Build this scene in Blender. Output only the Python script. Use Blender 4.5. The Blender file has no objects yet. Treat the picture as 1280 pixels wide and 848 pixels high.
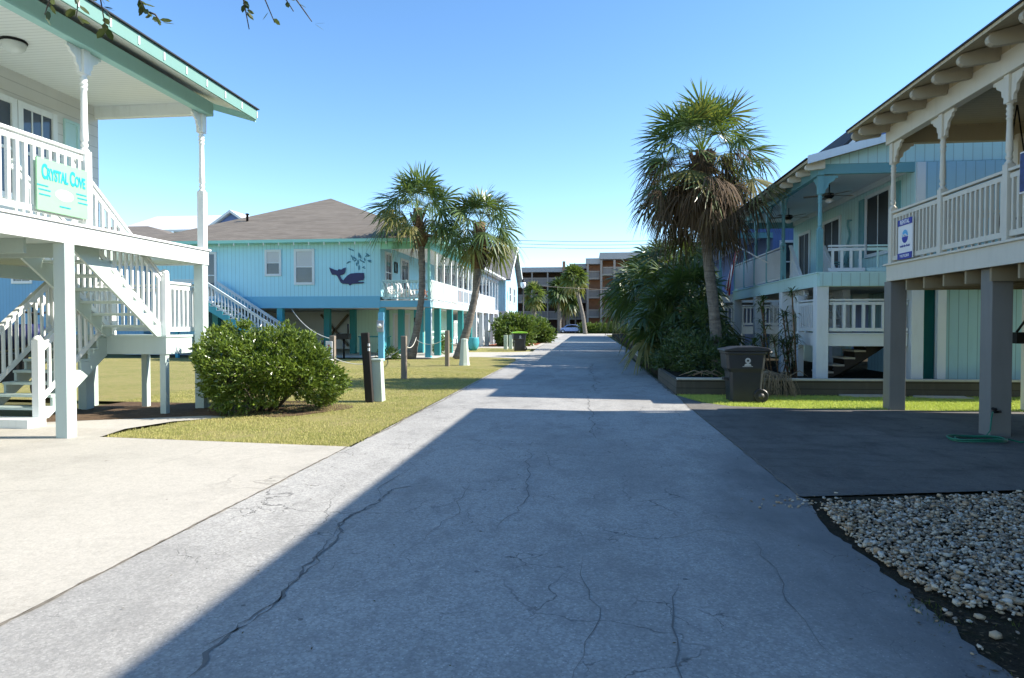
import bpy, math, random
import numpy as np
from mathutils import Vector, Matrix
PI=math.pi
R=math.radians
sc=bpy.context.scene
C=sc.collection
rnd=random.Random(7)

# ------------------------------------------------------------------ materials
MATS={}
def nodes(name):
    m=bpy.data.materials.new(name); m.use_nodes=True
    nt=m.node_tree; nt.nodes.clear()
    out=nt.nodes.new('ShaderNodeOutputMaterial'); bs=nt.nodes.new('ShaderNodeBsdfPrincipled')
    nt.links.new(bs.outputs[0],out.inputs[0])
    MATS[name]=m
    return m,nt,bs
def N(nt,t,**k):
    n=nt.nodes.new('ShaderNode'+t)
    for a,b in k.items():
        if a in n.inputs: n.inputs[a].default_value=b
        else: setattr(n,a,b)
    return n
def L(nt,a,b): nt.links.new(a,b)
def math_n(nt,op,a,b=None,c=None):
    n=nt.nodes.new('ShaderNodeMath'); n.operation=op
    for i,v in enumerate((a,b,c)):
        if v is None: continue
        if isinstance(v,(int,float)): n.inputs[i].default_value=v
        else: nt.links.new(v,n.inputs[i])
    return n.outputs[0]
def ramp(nt,src,p0,p1,c0=(0,0,0,1),c1=(1,1,1,1)):
    r=nt.nodes.new('ShaderNodeValToRGB'); e=r.color_ramp.elements
    e[0].position=p0; e[1].position=p1; e[0].color=c0; e[1].color=c1
    nt.links.new(src,r.inputs[0]); return r.outputs[0]
def mixc(nt,f,a,b,mode='MIX'):
    n=nt.nodes.new('ShaderNodeMix'); n.data_type='RGBA'; n.blend_type=mode
    for s,v in ((n.inputs[0],f),(n.inputs[6],a),(n.inputs[7],b)):
        if isinstance(v,(int,float)): s.default_value=v
        elif isinstance(v,(tuple,list)): s.default_value=tuple(v)[:3]+(1,)
        else: nt.links.new(v,s)
    return n.outputs[2]
def noise(nt,co,scale,detail=4,rough=.6,vec=None):
    n=N(nt,'TexNoise'); n.inputs['Scale'].default_value=scale; n.inputs['Detail'].default_value=detail; n.inputs['Roughness'].default_value=rough
    if vec:
        mp=N(nt,'Mapping'); mp.inputs['Scale'].default_value=vec; L(nt,co,mp.inputs[0]); co=mp.outputs[0]
    L(nt,co,n.inputs['Vector']); return n.outputs[0]
def bump(nt,bs,h,strength=.3,dist=.01):
    b=N(nt,'Bump'); b.inputs['Strength'].default_value=strength; b.inputs['Distance'].default_value=dist
    L(nt,h,b.inputs['Height']); L(nt,b.outputs[0],bs.inputs['Normal'])
def sc3(c,k): return tuple(min(1,max(0,v*k)) for v in c)

def paint(name,col,rough=.55,var=.1,grime=.25,groove=None,step=.2,gd=.55,wood=True,dirt=(.16,.15,.12)):
    """exterior paint on boards: slight tone drift, streaks of grime, optional grooves"""
    m,nt,bs=nodes(name)
    tc=N(nt,'TexCoord').outputs['Object']
    n1=noise(nt,tc,1.3,3); n2=noise(nt,tc,9,5,.65,(1,1,.18))
    c=mixc(nt,n1,sc3(col,1-var),sc3(col,1+var))
    g=ramp(nt,n2,.52,.78)
    c=mixc(nt,math_n(nt,'MULTIPLY',g,grime),c,tuple(.5*a+.5*b for a,b in zip(dirt,col)))
    hgt=noise(nt,tc,38,3,.6,(1,1,.15) if wood else (1,1,1))
    hgt=math_n(nt,'MULTIPLY',hgt,.25)
    if groove:
        sx=N(nt,'SeparateXYZ'); L(nt,tc,sx.inputs[0])
        if groove=='v': u=math_n(nt,'ADD',sx.outputs[0],sx.outputs[1])
        elif groove=='x': u=sx.outputs[0]
        elif groove=='y': u=sx.outputs[1]
        else: u=sx.outputs[2]
        fr=math_n(nt,'FRACT',math_n(nt,'DIVIDE',u,step))
        gm=math_n(nt,'LESS_THAN',fr,.012/step+.02)
        board=math_n(nt,'FLOOR',math_n(nt,'DIVIDE',u,step))
        wn=N(nt,'TexWhiteNoise',noise_dimensions='1D'); L(nt,board,wn.inputs['W'])
        c=mixc(nt,math_n(nt,'MULTIPLY',wn.outputs[0],.12),c,sc3(col,.75))
        c=mixc(nt,math_n(nt,'MULTIPLY',gm,gd),c,sc3(col,.3))
        hgt=math_n(nt,'SUBTRACT',hgt,math_n(nt,'MULTIPLY',gm,1.2))
    L(nt,c,bs.inputs['Base Color'])
    L(nt,ramp(nt,n2,.3,.8,(rough,)*3+(1,),(min(1,rough+.2),)*3+(1,)),bs.inputs['Roughness'])
    bump(nt,bs,hgt,.35,.006)
    return m
def plain(name,col,rough=.5,metal=0,var=.12,scale=6,bs_=.2,bsc=60,trans=0,spec=.5):
    m,nt,bs=nodes(name)
    tc=N(nt,'TexCoord').outputs['Object']
    n1=noise(nt,tc,scale,5)
    L(nt,mixc(nt,n1,sc3(col,1-var*1.6),sc3(col,1+var*1.6)),bs.inputs['Base Color'])
    bs.inputs['Roughness'].default_value=rough; bs.inputs['Metallic'].default_value=metal
    bs.inputs['Specular IOR Level'].default_value=spec
    if bs_: bump(nt,bs,noise(nt,tc,bsc,4),bs_,.004)
    return m
def leafmat(name,c1,c2,rough=.45,tr=.35,scale=3.,spec=.5):
    m,nt,bs=nodes(name)
    g=N(nt,'NewGeometry')
    tc=N(nt,'TexCoord').outputs['Object']
    f=math_n(nt,'ADD',math_n(nt,'MULTIPLY',g.outputs['Random Per Island'],.65),math_n(nt,'MULTIPLY',noise(nt,tc,scale,2),.45))
    c=mixc(nt,f,c1,c2)
    L(nt,c,bs.inputs['Base Color']); bs.inputs['Roughness'].default_value=rough
    bs.inputs['Specular IOR Level'].default_value=spec
    t=N(nt,'BsdfTranslucent'); L(nt,mixc(nt,.5,c,(.25,.35,.03)),t.inputs[0])
    mx=N(nt,'MixShader'); mx.inputs[0].default_value=tr
    L(nt,bs.outputs[0],mx.inputs[1]); L(nt,t.outputs[0],mx.inputs[2])
    out=[n for n in nt.nodes if n.type=='OUTPUT_MATERIAL'][0]; L(nt,mx.outputs[0],out.inputs[0])
    return m
def glass(name,col=(.02,.025,.03),rough=.04,ior=1.5):
    m,nt,bs=nodes(name)
    tc=N(nt,'TexCoord').outputs['Object']
    L(nt,mixc(nt,noise(nt,tc,1.2,2),sc3(col,.6),sc3(col,1.5)),bs.inputs['Base Color'])
    bs.inputs['Roughness'].default_value=rough; bs.inputs['IOR'].default_value=ior
    bs.inputs['Specular IOR Level'].default_value=.7
    bump(nt,bs,noise(nt,tc,1.5,1),.05,.02)
    return m
def shingle(name,col,col2):
    m,nt,bs=nodes(name)
    tc=N(nt,'TexCoord').outputs['Object']; s=N(nt,'SeparateXYZ'); L(nt,tc,s.inputs[0])
    g=N(nt,'NewGeometry'); sn=N(nt,'SeparateXYZ'); L(nt,g.outputs['True Normal'],sn.inputs[0])
    ax=math_n(nt,'ABSOLUTE',sn.outputs[0]); ay=math_n(nt,'ABSOLUTE',sn.outputs[1])
    sel=math_n(nt,'GREATER_THAN',ax,ay)
    u=math_n(nt,'ADD',math_n(nt,'MULTIPLY',s.outputs[1],sel),math_n(nt,'MULTIPLY',s.outputs[0],math_n(nt,'SUBTRACT',1,sel)))
    v=math_n(nt,'MULTIPLY',s.outputs[2],2.7)
    cb=N(nt,'CombineXYZ'); L(nt,u,cb.inputs[0]); L(nt,v,cb.inputs[1])
    b=N(nt,'TexBrick'); L(nt,cb.outputs[0],b.inputs[0]); b.inputs['Scale'].default_value=1
    b.inputs['Brick Width'].default_value=.31; b.inputs['Row Height'].default_value=.14; b.inputs['Mortar Size'].default_value=.008
    b.inputs['Color1'].default_value=col+(1,); b.inputs['Color2'].default_value=col2+(1,); b.inputs['Mortar'].default_value=sc3(col,.35)+(1,)
    n1=noise(nt,tc,.7,4); n2=noise(nt,tc,140,2); n3=noise(nt,tc,2.2,4,.6,(.35,1,5))
    c=mixc(nt,math_n(nt,'MULTIPLY',n1,.5),b.outputs[0],sc3(col,.6)); c=mixc(nt,math_n(nt,'MULTIPLY',n2,.35),c,sc3(col2,1.25))
    c=mixc(nt,math_n(nt,'MULTIPLY',ramp(nt,n3,.45,.62),.45),c,sc3(col,.5))
    L(nt,c,bs.inputs['Base Color']); bs.inputs['Roughness'].default_value=.95
    bump(nt,bs,math_n(nt,'ADD',b.outputs['Fac'],n2),-.4,.01)
    return m

WHITE=paint('white_paint',(.78,.8,.78),.45,.05,.3)
PALEG=paint('pale_green_white_paint',(.5,.59,.55),.5,.04,.15)
WHITE2=paint('cool_white_paint',(.62,.68,.72),.5,.05,.25)
WSID=paint('white_lap_siding',(.72,.71,.67),.6,.05,.15,'z',.2,.35)
CEILW=paint('white_bead_ceiling',(.78,.8,.78),.5,.03,.05,'y',.09,.3)
SEAFOAM=paint('seafoam_trim',(.34,.6,.57),.5,.05,.12)
SEAF_LIT=paint('seafoam_sunlit_copy',(.15,.29,.25),.5,.05,.12)  # same seafoam paint, darkened copy so the sunlit fascia does not blow out
SIDBLUE=paint('sky_blue_siding',(.38,.72,.84),.55,.05,.12,'v',.2,.5)
BEAMBLUE=paint('blue_trim',(.15,.44,.62),.5,.05,.12)
TEAL=paint('teal_paint',(.05,.34,.42),.5,.08,.2)
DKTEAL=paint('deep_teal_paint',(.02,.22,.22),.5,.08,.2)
AQUATRIM=paint('aqua_fascia',(.3,.64,.56),.5,.05,.1)
MINT=paint('mint_wall',(.55,.78,.64),.6,.04,.12,'v',.2,.25)
AQUASID=paint('pale_aqua_siding',(.45,.68,.7),.55,.05,.15,'v',.2,.45)
AQUAPLAIN=paint('pale_aqua_paint',(.48,.7,.7),.55,.05,.15)
AQUAPOST=paint('aqua_post_paint',(.14,.33,.37),.5,.06,.15)
SHEDSID=paint('aqua_shed_siding',(.3,.5,.56),.6,.05,.2,'v',.2,.6)
TANT=paint('tan_rafter_paint',(.42,.37,.27),.55,.06,.3)
TAN=paint('stone_trim',(.62,.59,.5),.55,.05,.25)
TANW=paint('tan_wall',(.5,.42,.27),.6,.05,.15,'v',.2,.4)
TANCEIL=paint('tan_ceiling',(.42,.36,.24),.6,.05,.1,'y',.12,.4)
PIERG=paint('grey_pier_paint',(.19,.19,.18),.6,.1,.5)
PURPLE=paint('slate_blue_siding',(.12,.19,.42),.6,.05,.1,'v',.2,.4)
LAV=paint('pale_grey_siding',(.55,.58,.6),.6,.05,.15,'v',.2,.4)
LTBLUE=paint('light_blue_siding',(.36,.62,.74),.6,.05,.1,'v',.2,.35)
DBLUE=paint('blue_house_siding',(.2,.42,.62),.6,.05,.1,'v',.2,.4)
ROOFBR=shingle('brown_grey_shingles',(.165,.138,.108),(.215,.185,.15))
ROOFDK=shingle('charcoal_shingles',(.035,.035,.04),(.06,.06,.065))
ROOFGR=shingle('grey_shingles',(.17,.165,.16),(.24,.23,.22))
ROOFWH=plain('white_metal_roof',(.7,.72,.72),.4,0,.05)
DRIP=plain('dark_drip_edge',(.02,.02,.025),.6)
GLASS=glass('dark_window_glass')
GLASSB=glass('blue_window_glass',(.05,.07,.1),.06)
SCREEN=plain('black_screen_panel',(.006,.006,.007),.5)
PANEREFL=paint('slatted_pane_reflection',(.6,.63,.66),.6,.05,.1,'z',.05,.6)  # pale tone imitating a bright reflection in the upper panes
CONCP=plain('pad_concrete',(.5,.49,.45),.85,0,.12,3,.3,50)
WOOD=paint('weathered_wood',(.24,.2,.155),.8,.2,.5)
DKWOOD=paint('dark_creosoted_wood',(.022,.018,.016),.7,.2,.3)
LUMBER=paint('pale_lumber',(.45,.42,.37),.8,.12,.4)
BLACKM=plain('black_metal',(.012,.012,.013),.45,.6)
BLACKP=plain('black_plastic',(.014,.015,.017),.42,0,.25,4)
BINP=plain('charcoal_bin_plastic',(.022,.026,.032),.42,0,.3,3,.25,120)
LIME=plain('lime_lid_plastic',(.3,.62,.04),.45,0,.1)
ROPE=plain('white_rope',(.7,.68,.6),.8)
HOSEM=plain('green_hose_rubber',(.015,.16,.1),.4)
SIGNMINT=plain('mint_sign_panel',(.27,.5,.3),.5,0,.04)
TURQ=plain('turquoise_lettering',(.01,.38,.45),.5,0,.03,6,0)
WHITEP=plain('white_plastic',(.8,.8,.8),.4,0,.03)
NAVY=plain('navy_paint',(.014,.02,.1),.5,0,.2)
ROYAL=plain('royal_blue_print',(.03,.045,.32),.5,0,.05)
SKYP=plain('light_blue_print',(.12,.42,.7),.5,0,.05)
REDP=plain('red_cloth',(.32,.025,.04),.7,0,.15)
ORANGE=plain('orange_glaze',(.6,.2,.06),.5,0,.1)
YELL=plain('yellow_paint',(.7,.6,.2),.5,0,.1)
PEDGR=paint('pale_green_utility_paint',(.5,.58,.5),.55,.06,.35)
BARK=None

def barkmat(name,c1,c2,ring=14):
    m,nt,bs=nodes(name)
    tc=N(nt,'TexCoord').outputs['Object']
    n1=noise(nt,tc,5,6,.7); n2=noise(nt,tc,ring,3,.6,(.25,.25,1.6)); n3=noise(nt,tc,22,4,.7,(1,1,.25))
    f=math_n(nt,'ADD',math_n(nt,'MULTIPLY',n1,.45),math_n(nt,'MULTIPLY',n2,.55))
    c=mixc(nt,ramp(nt,f,.35,.65),c1,c2)
    c=mixc(nt,math_n(nt,'MULTIPLY',ramp(nt,n3,.5,.7),.4),c,sc3(c1,.5))
    L(nt,c,bs.inputs['Base Color']); bs.inputs['Roughness'].default_value=.9
    bump(nt,bs,math_n(nt,'ADD',n2,n3),.7,.03)
    return m
BARK=barkmat('palm_bark',(.1,.085,.07),(.27,.24,.2))
BOOT=barkmat('palm_boots',(.06,.035,.02),(.24,.15,.08))
OAKB=barkmat('oak_bark',(.05,.04,.03),(.13,.11,.09))
FROND=leafmat('palm_frond_green',(.045,.095,.03),(.15,.21,.07),.38,.22,2,.6)
FRONDD=leafmat('thicket_frond_green',(.02,.05,.018),(.085,.13,.04),.4,.2,2,.5)
FROND2=leafmat('far_frond_green',(.05,.09,.02),(.13,.16,.04),.45,.3,2)
STRAW=leafmat('dry_straw_frond',(.16,.1,.06),(.5,.38,.25),.8,.2,3,.2)
DEADF=leafmat('dead_frond_brown',(.03,.018,.012),(.17,.115,.07),.8,.15,3,.2)
BUSHL=leafmat('glossy_shrub_leaf',(.04,.085,.015),(.2,.27,.035),.3,.25,2.5,.6)
BUSHL2=leafmat('bright_shrub_leaf',(.05,.11,.02),(.14,.2,.04),.4,.3,3)
OAKL=leafmat('oak_leaf',(.015,.03,.01),(.07,.08,.02),.4,.2,3)
GRASSM=leafmat('lawn_blade',(.26,.29,.07),(.62,.54,.24),.7,.25,1.2,.2)
GRASSG2=leafmat('weed_blade',(.04,.06,.015),(.1,.12,.03),.6,.3,1.2,.2)
GRASSG=leafmat('green_lawn_blade',(.45,.54,.1),(.68,.72,.2),.6,.3,1.2,.2)

def lawnmat(name,a,b,d):
    m,nt,bs=nodes(name)
    tc=N(nt,'TexCoord').outputs['Object']
    n1=noise(nt,tc,.6,5,.7); n2=noise(nt,tc,7,6,.75); n3=noise(nt,tc,70,3,.7)
    c=mixc(nt,ramp(nt,n1,.38,.6),a,b); c=mixc(nt,ramp(nt,n2,.46,.66),c,d); nq=noise(nt,tc,1.7,6,.8); c=mixc(nt,math_n(nt,'MULTIPLY',ramp(nt,nq,.56,.66),.8),c,sc3(d,1.05))
    c=mixc(nt,ramp(nt,n3,.3,.75),sc3(a,.45),c)
    L(nt,c,bs.inputs['Base Color']); bs.inputs['Roughness'].default_value=1; bs.inputs['Specular IOR Level'].default_value=.1
    bump(nt,bs,math_n(nt,'ADD',n3,n2),.8,.03)
    return m
LAWN=lawnmat('lawn_turf',(.32,.33,.1),(.48,.42,.17),(.56,.43,.24))
LAWNG=lawnmat('green_turf',(.44,.52,.12),(.54,.58,.17),(.54,.5,.22))
TERR=lawnmat('open_ground',(.16,.17,.06),(.24,.22,.1),(.3,.26,.16))
SOIL=lawnmat('dark_mulch_soil',(.05,.042,.03),(.09,.07,.045),(.04,.045,.02))
DIRT=lawnmat('bare_dirt',(.2,.13,.08),(.28,.2,.13),(.1,.07,.05))
REDMULCH=lawnmat('red_mulch',(.35,.12,.07),(.42,.18,.1),(.25,.08,.05))

def concmat(name,col,warm,blotch,crackf=0.,agg=.5,stain=.3,blotcol=(.05,.055,.06),yst=1.,cs=1.1,edge=None):
    m,nt,bs=nodes(name)
    tc=N(nt,'TexCoord').outputs['Object']
    n0=noise(nt,tc,.22,4,.55,(1,.35,1)); n1=noise(nt,tc,.9,6,.65,(1,yst,1)); n2=noise(nt,tc,14,5,.7); n3=noise(nt,tc,90,3,.8)
    c=mixc(nt,ramp(nt,n0,.35,.65),col,warm)
    c=mixc(nt,math_n(nt,'MULTIPLY',ramp(nt,n1,.5,.75),blotch),c,sc3(col,.45))
    c=mixc(nt,math_n(nt,'MULTIPLY',ramp(nt,n2,.45,.7),.22),c,sc3(col,.6))
    v=N(nt,'TexVoronoi'); v.inputs['Scale'].default_value=70; L(nt,tc,v.inputs['Vector'])
    vr=N(nt,'TexWhiteNoise'); L(nt,v.outputs['Color'],vr.inputs['Vector'])
    sp=math_n(nt,'MULTIPLY',math_n(nt,'GREATER_THAN',vr.outputs[0],.83),math_n(nt,'LESS_THAN',v.outputs['Distance'],.32))
    dk=math_n(nt,'MULTIPLY',math_n(nt,'LESS_THAN',vr.outputs[0],.16),math_n(nt,'LESS_THAN',v.outputs['Distance'],.4))
    c=mixc(nt,math_n(nt,'MULTIPLY',sp,agg),c,sc3(warm,1.7)); c=mixc(nt,math_n(nt,'MULTIPLY',dk,agg),c,sc3(col,.4))
    c=mixc(nt,math_n(nt,'MULTIPLY',ramp(nt,n3,.25,.8),.5*agg+.1),c,sc3(col,.55))
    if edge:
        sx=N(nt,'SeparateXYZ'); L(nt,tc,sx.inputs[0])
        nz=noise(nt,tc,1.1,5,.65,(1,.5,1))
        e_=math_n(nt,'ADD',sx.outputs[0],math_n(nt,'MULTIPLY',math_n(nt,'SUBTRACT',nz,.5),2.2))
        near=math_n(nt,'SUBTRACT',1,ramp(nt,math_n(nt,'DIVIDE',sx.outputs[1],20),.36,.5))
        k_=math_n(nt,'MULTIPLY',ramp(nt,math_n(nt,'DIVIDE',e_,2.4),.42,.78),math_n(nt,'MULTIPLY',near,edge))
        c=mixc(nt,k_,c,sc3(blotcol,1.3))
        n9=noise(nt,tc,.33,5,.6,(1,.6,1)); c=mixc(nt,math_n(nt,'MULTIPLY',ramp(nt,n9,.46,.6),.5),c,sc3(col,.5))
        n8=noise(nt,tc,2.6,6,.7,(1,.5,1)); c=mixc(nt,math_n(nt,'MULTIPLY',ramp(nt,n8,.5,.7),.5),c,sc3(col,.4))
    va=N(nt,'TexVoronoi'); va.inputs['Scale'].default_value=52; L(nt,tc,va.inputs['Vector'])
    wa=N(nt,'TexWhiteNoise'); L(nt,va.outputs['Color'],wa.inputs['Vector'])
    c=mixc(nt,math_n(nt,'MULTIPLY',ramp(nt,wa.outputs[0],.35,1.),agg*.75),c,sc3(col,.42))
    c=mixc(nt,math_n(nt,'MULTIPLY',ramp(nt,va.outputs['Distance'],.3,.7),agg*.5),c,sc3(col,.4))
    nb=noise(nt,tc,4.5,6,.75); c=mixc(nt,math_n(nt,'MULTIPLY',ramp(nt,nb,.46,.66),agg*.55),c,sc3(col,.5))
    # occasional dark spots
    v2=N(nt,'TexVoronoi'); v2.inputs['Scale'].default_value=2.2; L(nt,tc,v2.inputs['Vector'])
    c=mixc(nt,math_n(nt,'MULTIPLY',math_n(nt,'LESS_THAN',v2.outputs['Distance'],.035),.7),c,sc3(col,.2))
    h=math_n(nt,'ADD',n3,math_n(nt,'MULTIPLY',n2,.5))
    if crackf:
        dn=N(nt,'TexNoise'); dn.inputs['Scale'].default_value=3; dn.inputs['Detail'].default_value=5; L(nt,tc,dn.inputs['Vector'])
        wv=mixc(nt,.16,tc,dn.outputs['Color'],'LINEAR_LIGHT')
        for s_,th,mp0 in ((cs,.0065,.5),(cs*3.3,.014,.55)):
            e=N(nt,'TexVoronoi'); e.feature='DISTANCE_TO_EDGE'; e.inputs['Scale'].default_value=s_; L(nt,wv,e.inputs['Vector'])
            ms=ramp(nt,noise(nt,tc,.42*s_,2,.5),mp0,mp0+.1)
            ck=math_n(nt,'MULTIPLY',ramp(nt,e.outputs['Distance'],th*.3,th,(1,1,1,1),(0,0,0,1)),ms)
            c=mixc(nt,math_n(nt,'MULTIPLY',ck,crackf),c,sc3(col,.13))
            h=math_n(nt,'SUBTRACT',h,ck)
    L(nt,c,bs.inputs['Base Color']); bs.inputs['Roughness'].default_value=.85; bs.inputs['Specular IOR Level'].default_value=.3
    bump(nt,bs,h,.45,.006)
    return m
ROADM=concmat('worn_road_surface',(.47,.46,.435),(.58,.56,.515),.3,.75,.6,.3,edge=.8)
CRACKM=plain('crack_fill',(.16,.155,.145),.95)
SEAMM=plain('joint_dirt',(.17,.15,.12),.95,0,.4,20)
EDGEST=plain('dark_edge_stain',(.06,.063,.068),.9,0,.5,2.5,.4,60)
DRIVEM=concmat('pale_driveway_concrete',(.43,.405,.35),(.52,.485,.42),.38,.3,.2,.2,cs=.3)
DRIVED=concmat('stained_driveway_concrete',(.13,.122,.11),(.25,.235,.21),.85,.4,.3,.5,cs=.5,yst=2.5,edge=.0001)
WALKM=concmat('pale_walk_concrete',(.45,.43,.38),(.54,.51,.45),.15,.2,.15,.2,cs=.4)
BLOCK=paint('mossy_timber_wall',(.085,.075,.055),.9,.35,.6,'z',.15,.8)

# ------------------------------------------------------------------ mesh builder
class MB:
    def __init__(s): s.v=[]; s.f=[]; s.m=[]; s.sm=[]
    def add(s,vs,fs,mi=0,smooth=False):
        b=len(s.v); s.v+= [tuple(v) for v in vs]
        for f in fs: s.f.append(tuple(i+b for i in f)); s.m.append(mi); s.sm.append(smooth)
    def box(s,x0,y0,z0,x1,y1,z1,mi=0):
        x0,x1=sorted((x0,x1)); y0,y1=sorted((y0,y1)); z0,z1=sorted((z0,z1))
        v=[(x0,y0,z0),(x1,y0,z0),(x1,y1,z0),(x0,y1,z0),(x0,y0,z1),(x1,y0,z1),(x1,y1,z1),(x0,y1,z1)]
        s.add(v,[(0,3,2,1),(4,5,6,7),(0,1,5,4),(1,2,6,5),(2,3,7,6),(3,0,4,7)],mi); return s
    def bar(s,p,q,w,h,up=(0,0,1),mi=0):
        p=Vector(p); q=Vector(q); d=(q-p).normalized(); u=Vector(up)
        if abs(d.dot(u))>.99: u=Vector((0,1,0))
        sd=d.cross(u).normalized(); u=sd.cross(d).normalized()
        v=[]
        for o in (p,q):
            for a,b in ((-1,-1),(1,-1),(1,1),(-1,1)): v.append(o+sd*(a*w/2)+u*(b*h/2))
        s.add(v,[(0,1,2,3),(7,6,5,4),(0,4,5,1),(1,5,6,2),(2,6,7,3),(3,7,4,0)],mi); return s
    def tube(s,pts,rad,n=8,mi=0,cap=True,smooth=True):
        pts=[Vector(p) for p in pts]
        if not isinstance(rad,(list,tuple)): rad=[rad]*len(pts)
        vs=[]; fs=[]; ref=None
        for i,p in enumerate(pts):
            d=(pts[min(i+1,len(pts)-1)]-pts[max(i-1,0)]).normalized()
            if ref is None:
                ref=d.cross(Vector((0,0,1)));
                if ref.length<.1: ref=d.cross(Vector((0,1,0)))
            a=(ref-d*ref.dot(d)).normalized(); ref=a; b=d.cross(a)
            for k in range(n):
                t=2*PI*k/n; vs.append(p+(a*math.cos(t)+b*math.sin(t))*rad[i])
        for i in range(len(pts)-1):
            for k in range(n):
                k2=(k+1)%n; fs.append((i*n+k,i*n+k2,(i+1)*n+k2,(i+1)*n+k))
        if cap: fs.append(tuple(range(n))[::-1]); fs.append(tuple((len(pts)-1)*n+k for k in range(n)))
        s.add(vs,fs,mi,smooth); return s
    def lathe(s,prof,c=(0,0,0),n=16,mi=0,axis='z',smooth=True):
        vs=[];fs=[]
        for r,z in prof:
            for k in range(n):
                t=2*PI*k/n; a,b=r*math.cos(t),r*math.sin(t)
                v={'z':(a,b,z),'x':(z,a,b),'y':(a,z,b)}[axis]
                vs.append((c[0]+v[0],c[1]+v[1],c[2]+v[2]))
        for i in range(len(prof)-1):
            for k in range(n):
                k2=(k+1)%n; fs.append((i*n+k,i*n+k2,(i+1)*n+k2,(i+1)*n+k))
        fs.append(tuple(range(n))[::-1]); fs.append(tuple((len(prof)-1)*n+k for k in range(n)))
        s.add(vs,fs,mi,smooth); return s
    def prism(s,poly,axis,a,b,mi=0):
        n=len(poly); vs=[]
        for t in (a,b):
            for p,q in poly:
                vs.append({'x':(t,p,q),'y':(p,t,q),'z':(p,q,t)}[axis])
        fs=[tuple(range(n)),tuple(range(2*n-1,n-1,-1))]+[(i,i+n,(i+1)%n+n,(i+1)%n) for i in range(n)]
        s.add(vs,fs,mi); return s
WL={}
def link(name,data,parent=None,loc=None):
    o=bpy.data.objects.new(name,data); C.objects.link(o)
    if parent is not None: o.parent=parent
    return o
def obj(name,mb,mat,parent=None,origin=None,bevel=0,fixn=True):
    """link the builder's geometry (world coordinates) as one mesh object"""
    pw=WL.get(parent,Vector((0,0,0))) if parent is not None else Vector((0,0,0))
    ow=Vector(origin) if origin is not None else pw
    me=bpy.data.meshes.new(name)
    me.from_pydata([(v[0]-ow.x,v[1]-ow.y,v[2]-ow.z) for v in mb.v],[],mb.f)
    mats=mat if isinstance(mat,(list,tuple)) else [mat]
    for m in mats: me.materials.append(m)
    me.polygons.foreach_set('material_index',mb.m); me.polygons.foreach_set('use_smooth',mb.sm)
    me.update()
    if fixn and len(mb.f)<4000:
        import bmesh
        bm=bmesh.new(); bm.from_mesh(me); bmesh.ops.recalc_face_normals(bm,faces=bm.faces); bm.to_mesh(me); bm.free()
    o=link(name,me,parent); o.location=ow-pw; WL[o]=ow
    if bevel:
        b=o.modifiers.new('bevel','BEVEL'); b.width=bevel; b.segments=2; b.limit_method='ANGLE'; b.angle_limit=R(50)
    return o
def tag(o,label,cat,group=None,kind=None):
    if label: o['label']=label
    if cat: o['category']=cat
    if group: o['group']=group
    if kind: o['kind']=kind
    return o
def empty(name,loc,label,cat,group=None,rz=0):
    o=link(name,None); o.location=loc; o.rotation_euler=(0,0,rz); o.empty_display_size=.2; WL[o]=Vector(loc)
    return tag(o,label,cat,group)
def copy_tree(o,parent=None):
    c=o.copy(); C.objects.link(c)
    if parent is not None: c.parent=parent
    WL[c]=WL.get(o,Vector((0,0,0)))
    for ch in list(o.children): copy_tree(ch,c)
    return c
def inst(o,loc,parent=None,rz=None):
    """copy of a part placed at world loc"""
    c=o.copy(); C.objects.link(c); p=parent or o.parent
    c.parent=p; c.location=Vector(loc)-WL.get(p,Vector((0,0,0))); WL[c]=Vector(loc)
    if rz is not None: c.rotation_euler=(0,0,rz)
    return c
def B(): return MB()

# ------------------------------------------------------------------ house kit
def railing(parent,p0,p1,mat,h=.95,toe=.1,sp=.125,bw=.038,rw=.09,sub=True,name='railing',gap0=.06,matb=None,capt=.04):
    p0=Vector(p0); p1=Vector(p1); d=p1-p0; ln=math.hypot(d.x,d.y)
    m=B(); up=(0,0,1)
    m.bar(p0+Vector((0,0,h-capt/2)),p1+Vector((0,0,h-capt/2)),rw,capt)
    m.bar(p0+Vector((0,0,h-.1)),p1+Vector((0,0,h-.1)),.035,.07)
    m.bar(p0+Vector((0,0,toe)),p1+Vector((0,0,toe)),.035,.08)
    n=max(2,int(ln/sp)); 
    if not sub:
        for i in range(n):
            q=p0+d*((i+.5)/n); m.box(q.x-bw/2,q.y-bw/2,q.z+toe,q.x+bw/2,q.y+bw/2,q.z+h-.06)
        return obj(name,m,mat,parent,origin=p0)
    r=obj(name,m,mat,parent,origin=p0,bevel=.004)
    first=None
    for i in range(n):
        q=p0+d*((i+.5)/n)
        if first is None:
            first=obj('baluster',B().box(q.x-bw/2,q.y-bw/2,q.z+toe+.02,q.x+bw/2,q.y+bw/2,q.z+h-.08),matb or mat,r,origin=q)
        else: inst(first,q,r)
    return r
BR=[(0,0),(.34,0),(.34,-.06),(.27,-.075),(.25,-.13),(.19,-.16),(.13,-.2),(.115,-.29),(.06,-.33),(.045,-.42),(0,-.42)]
def bracket(parent,x,y,z,dx,dy,mat,k=1.,t=.045):
    m=B()
    if dx: m.prism([(x+dx*u*k,z+w*k) for u,w in BR],'y',y-t/2,y+t/2)
    else: m.prism([(y+dy*u*k,z+w*k) for u,w in BR],'x',x-t/2,x+t/2)
    return obj('bracket',m,mat,parent,bevel=.004)
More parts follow.
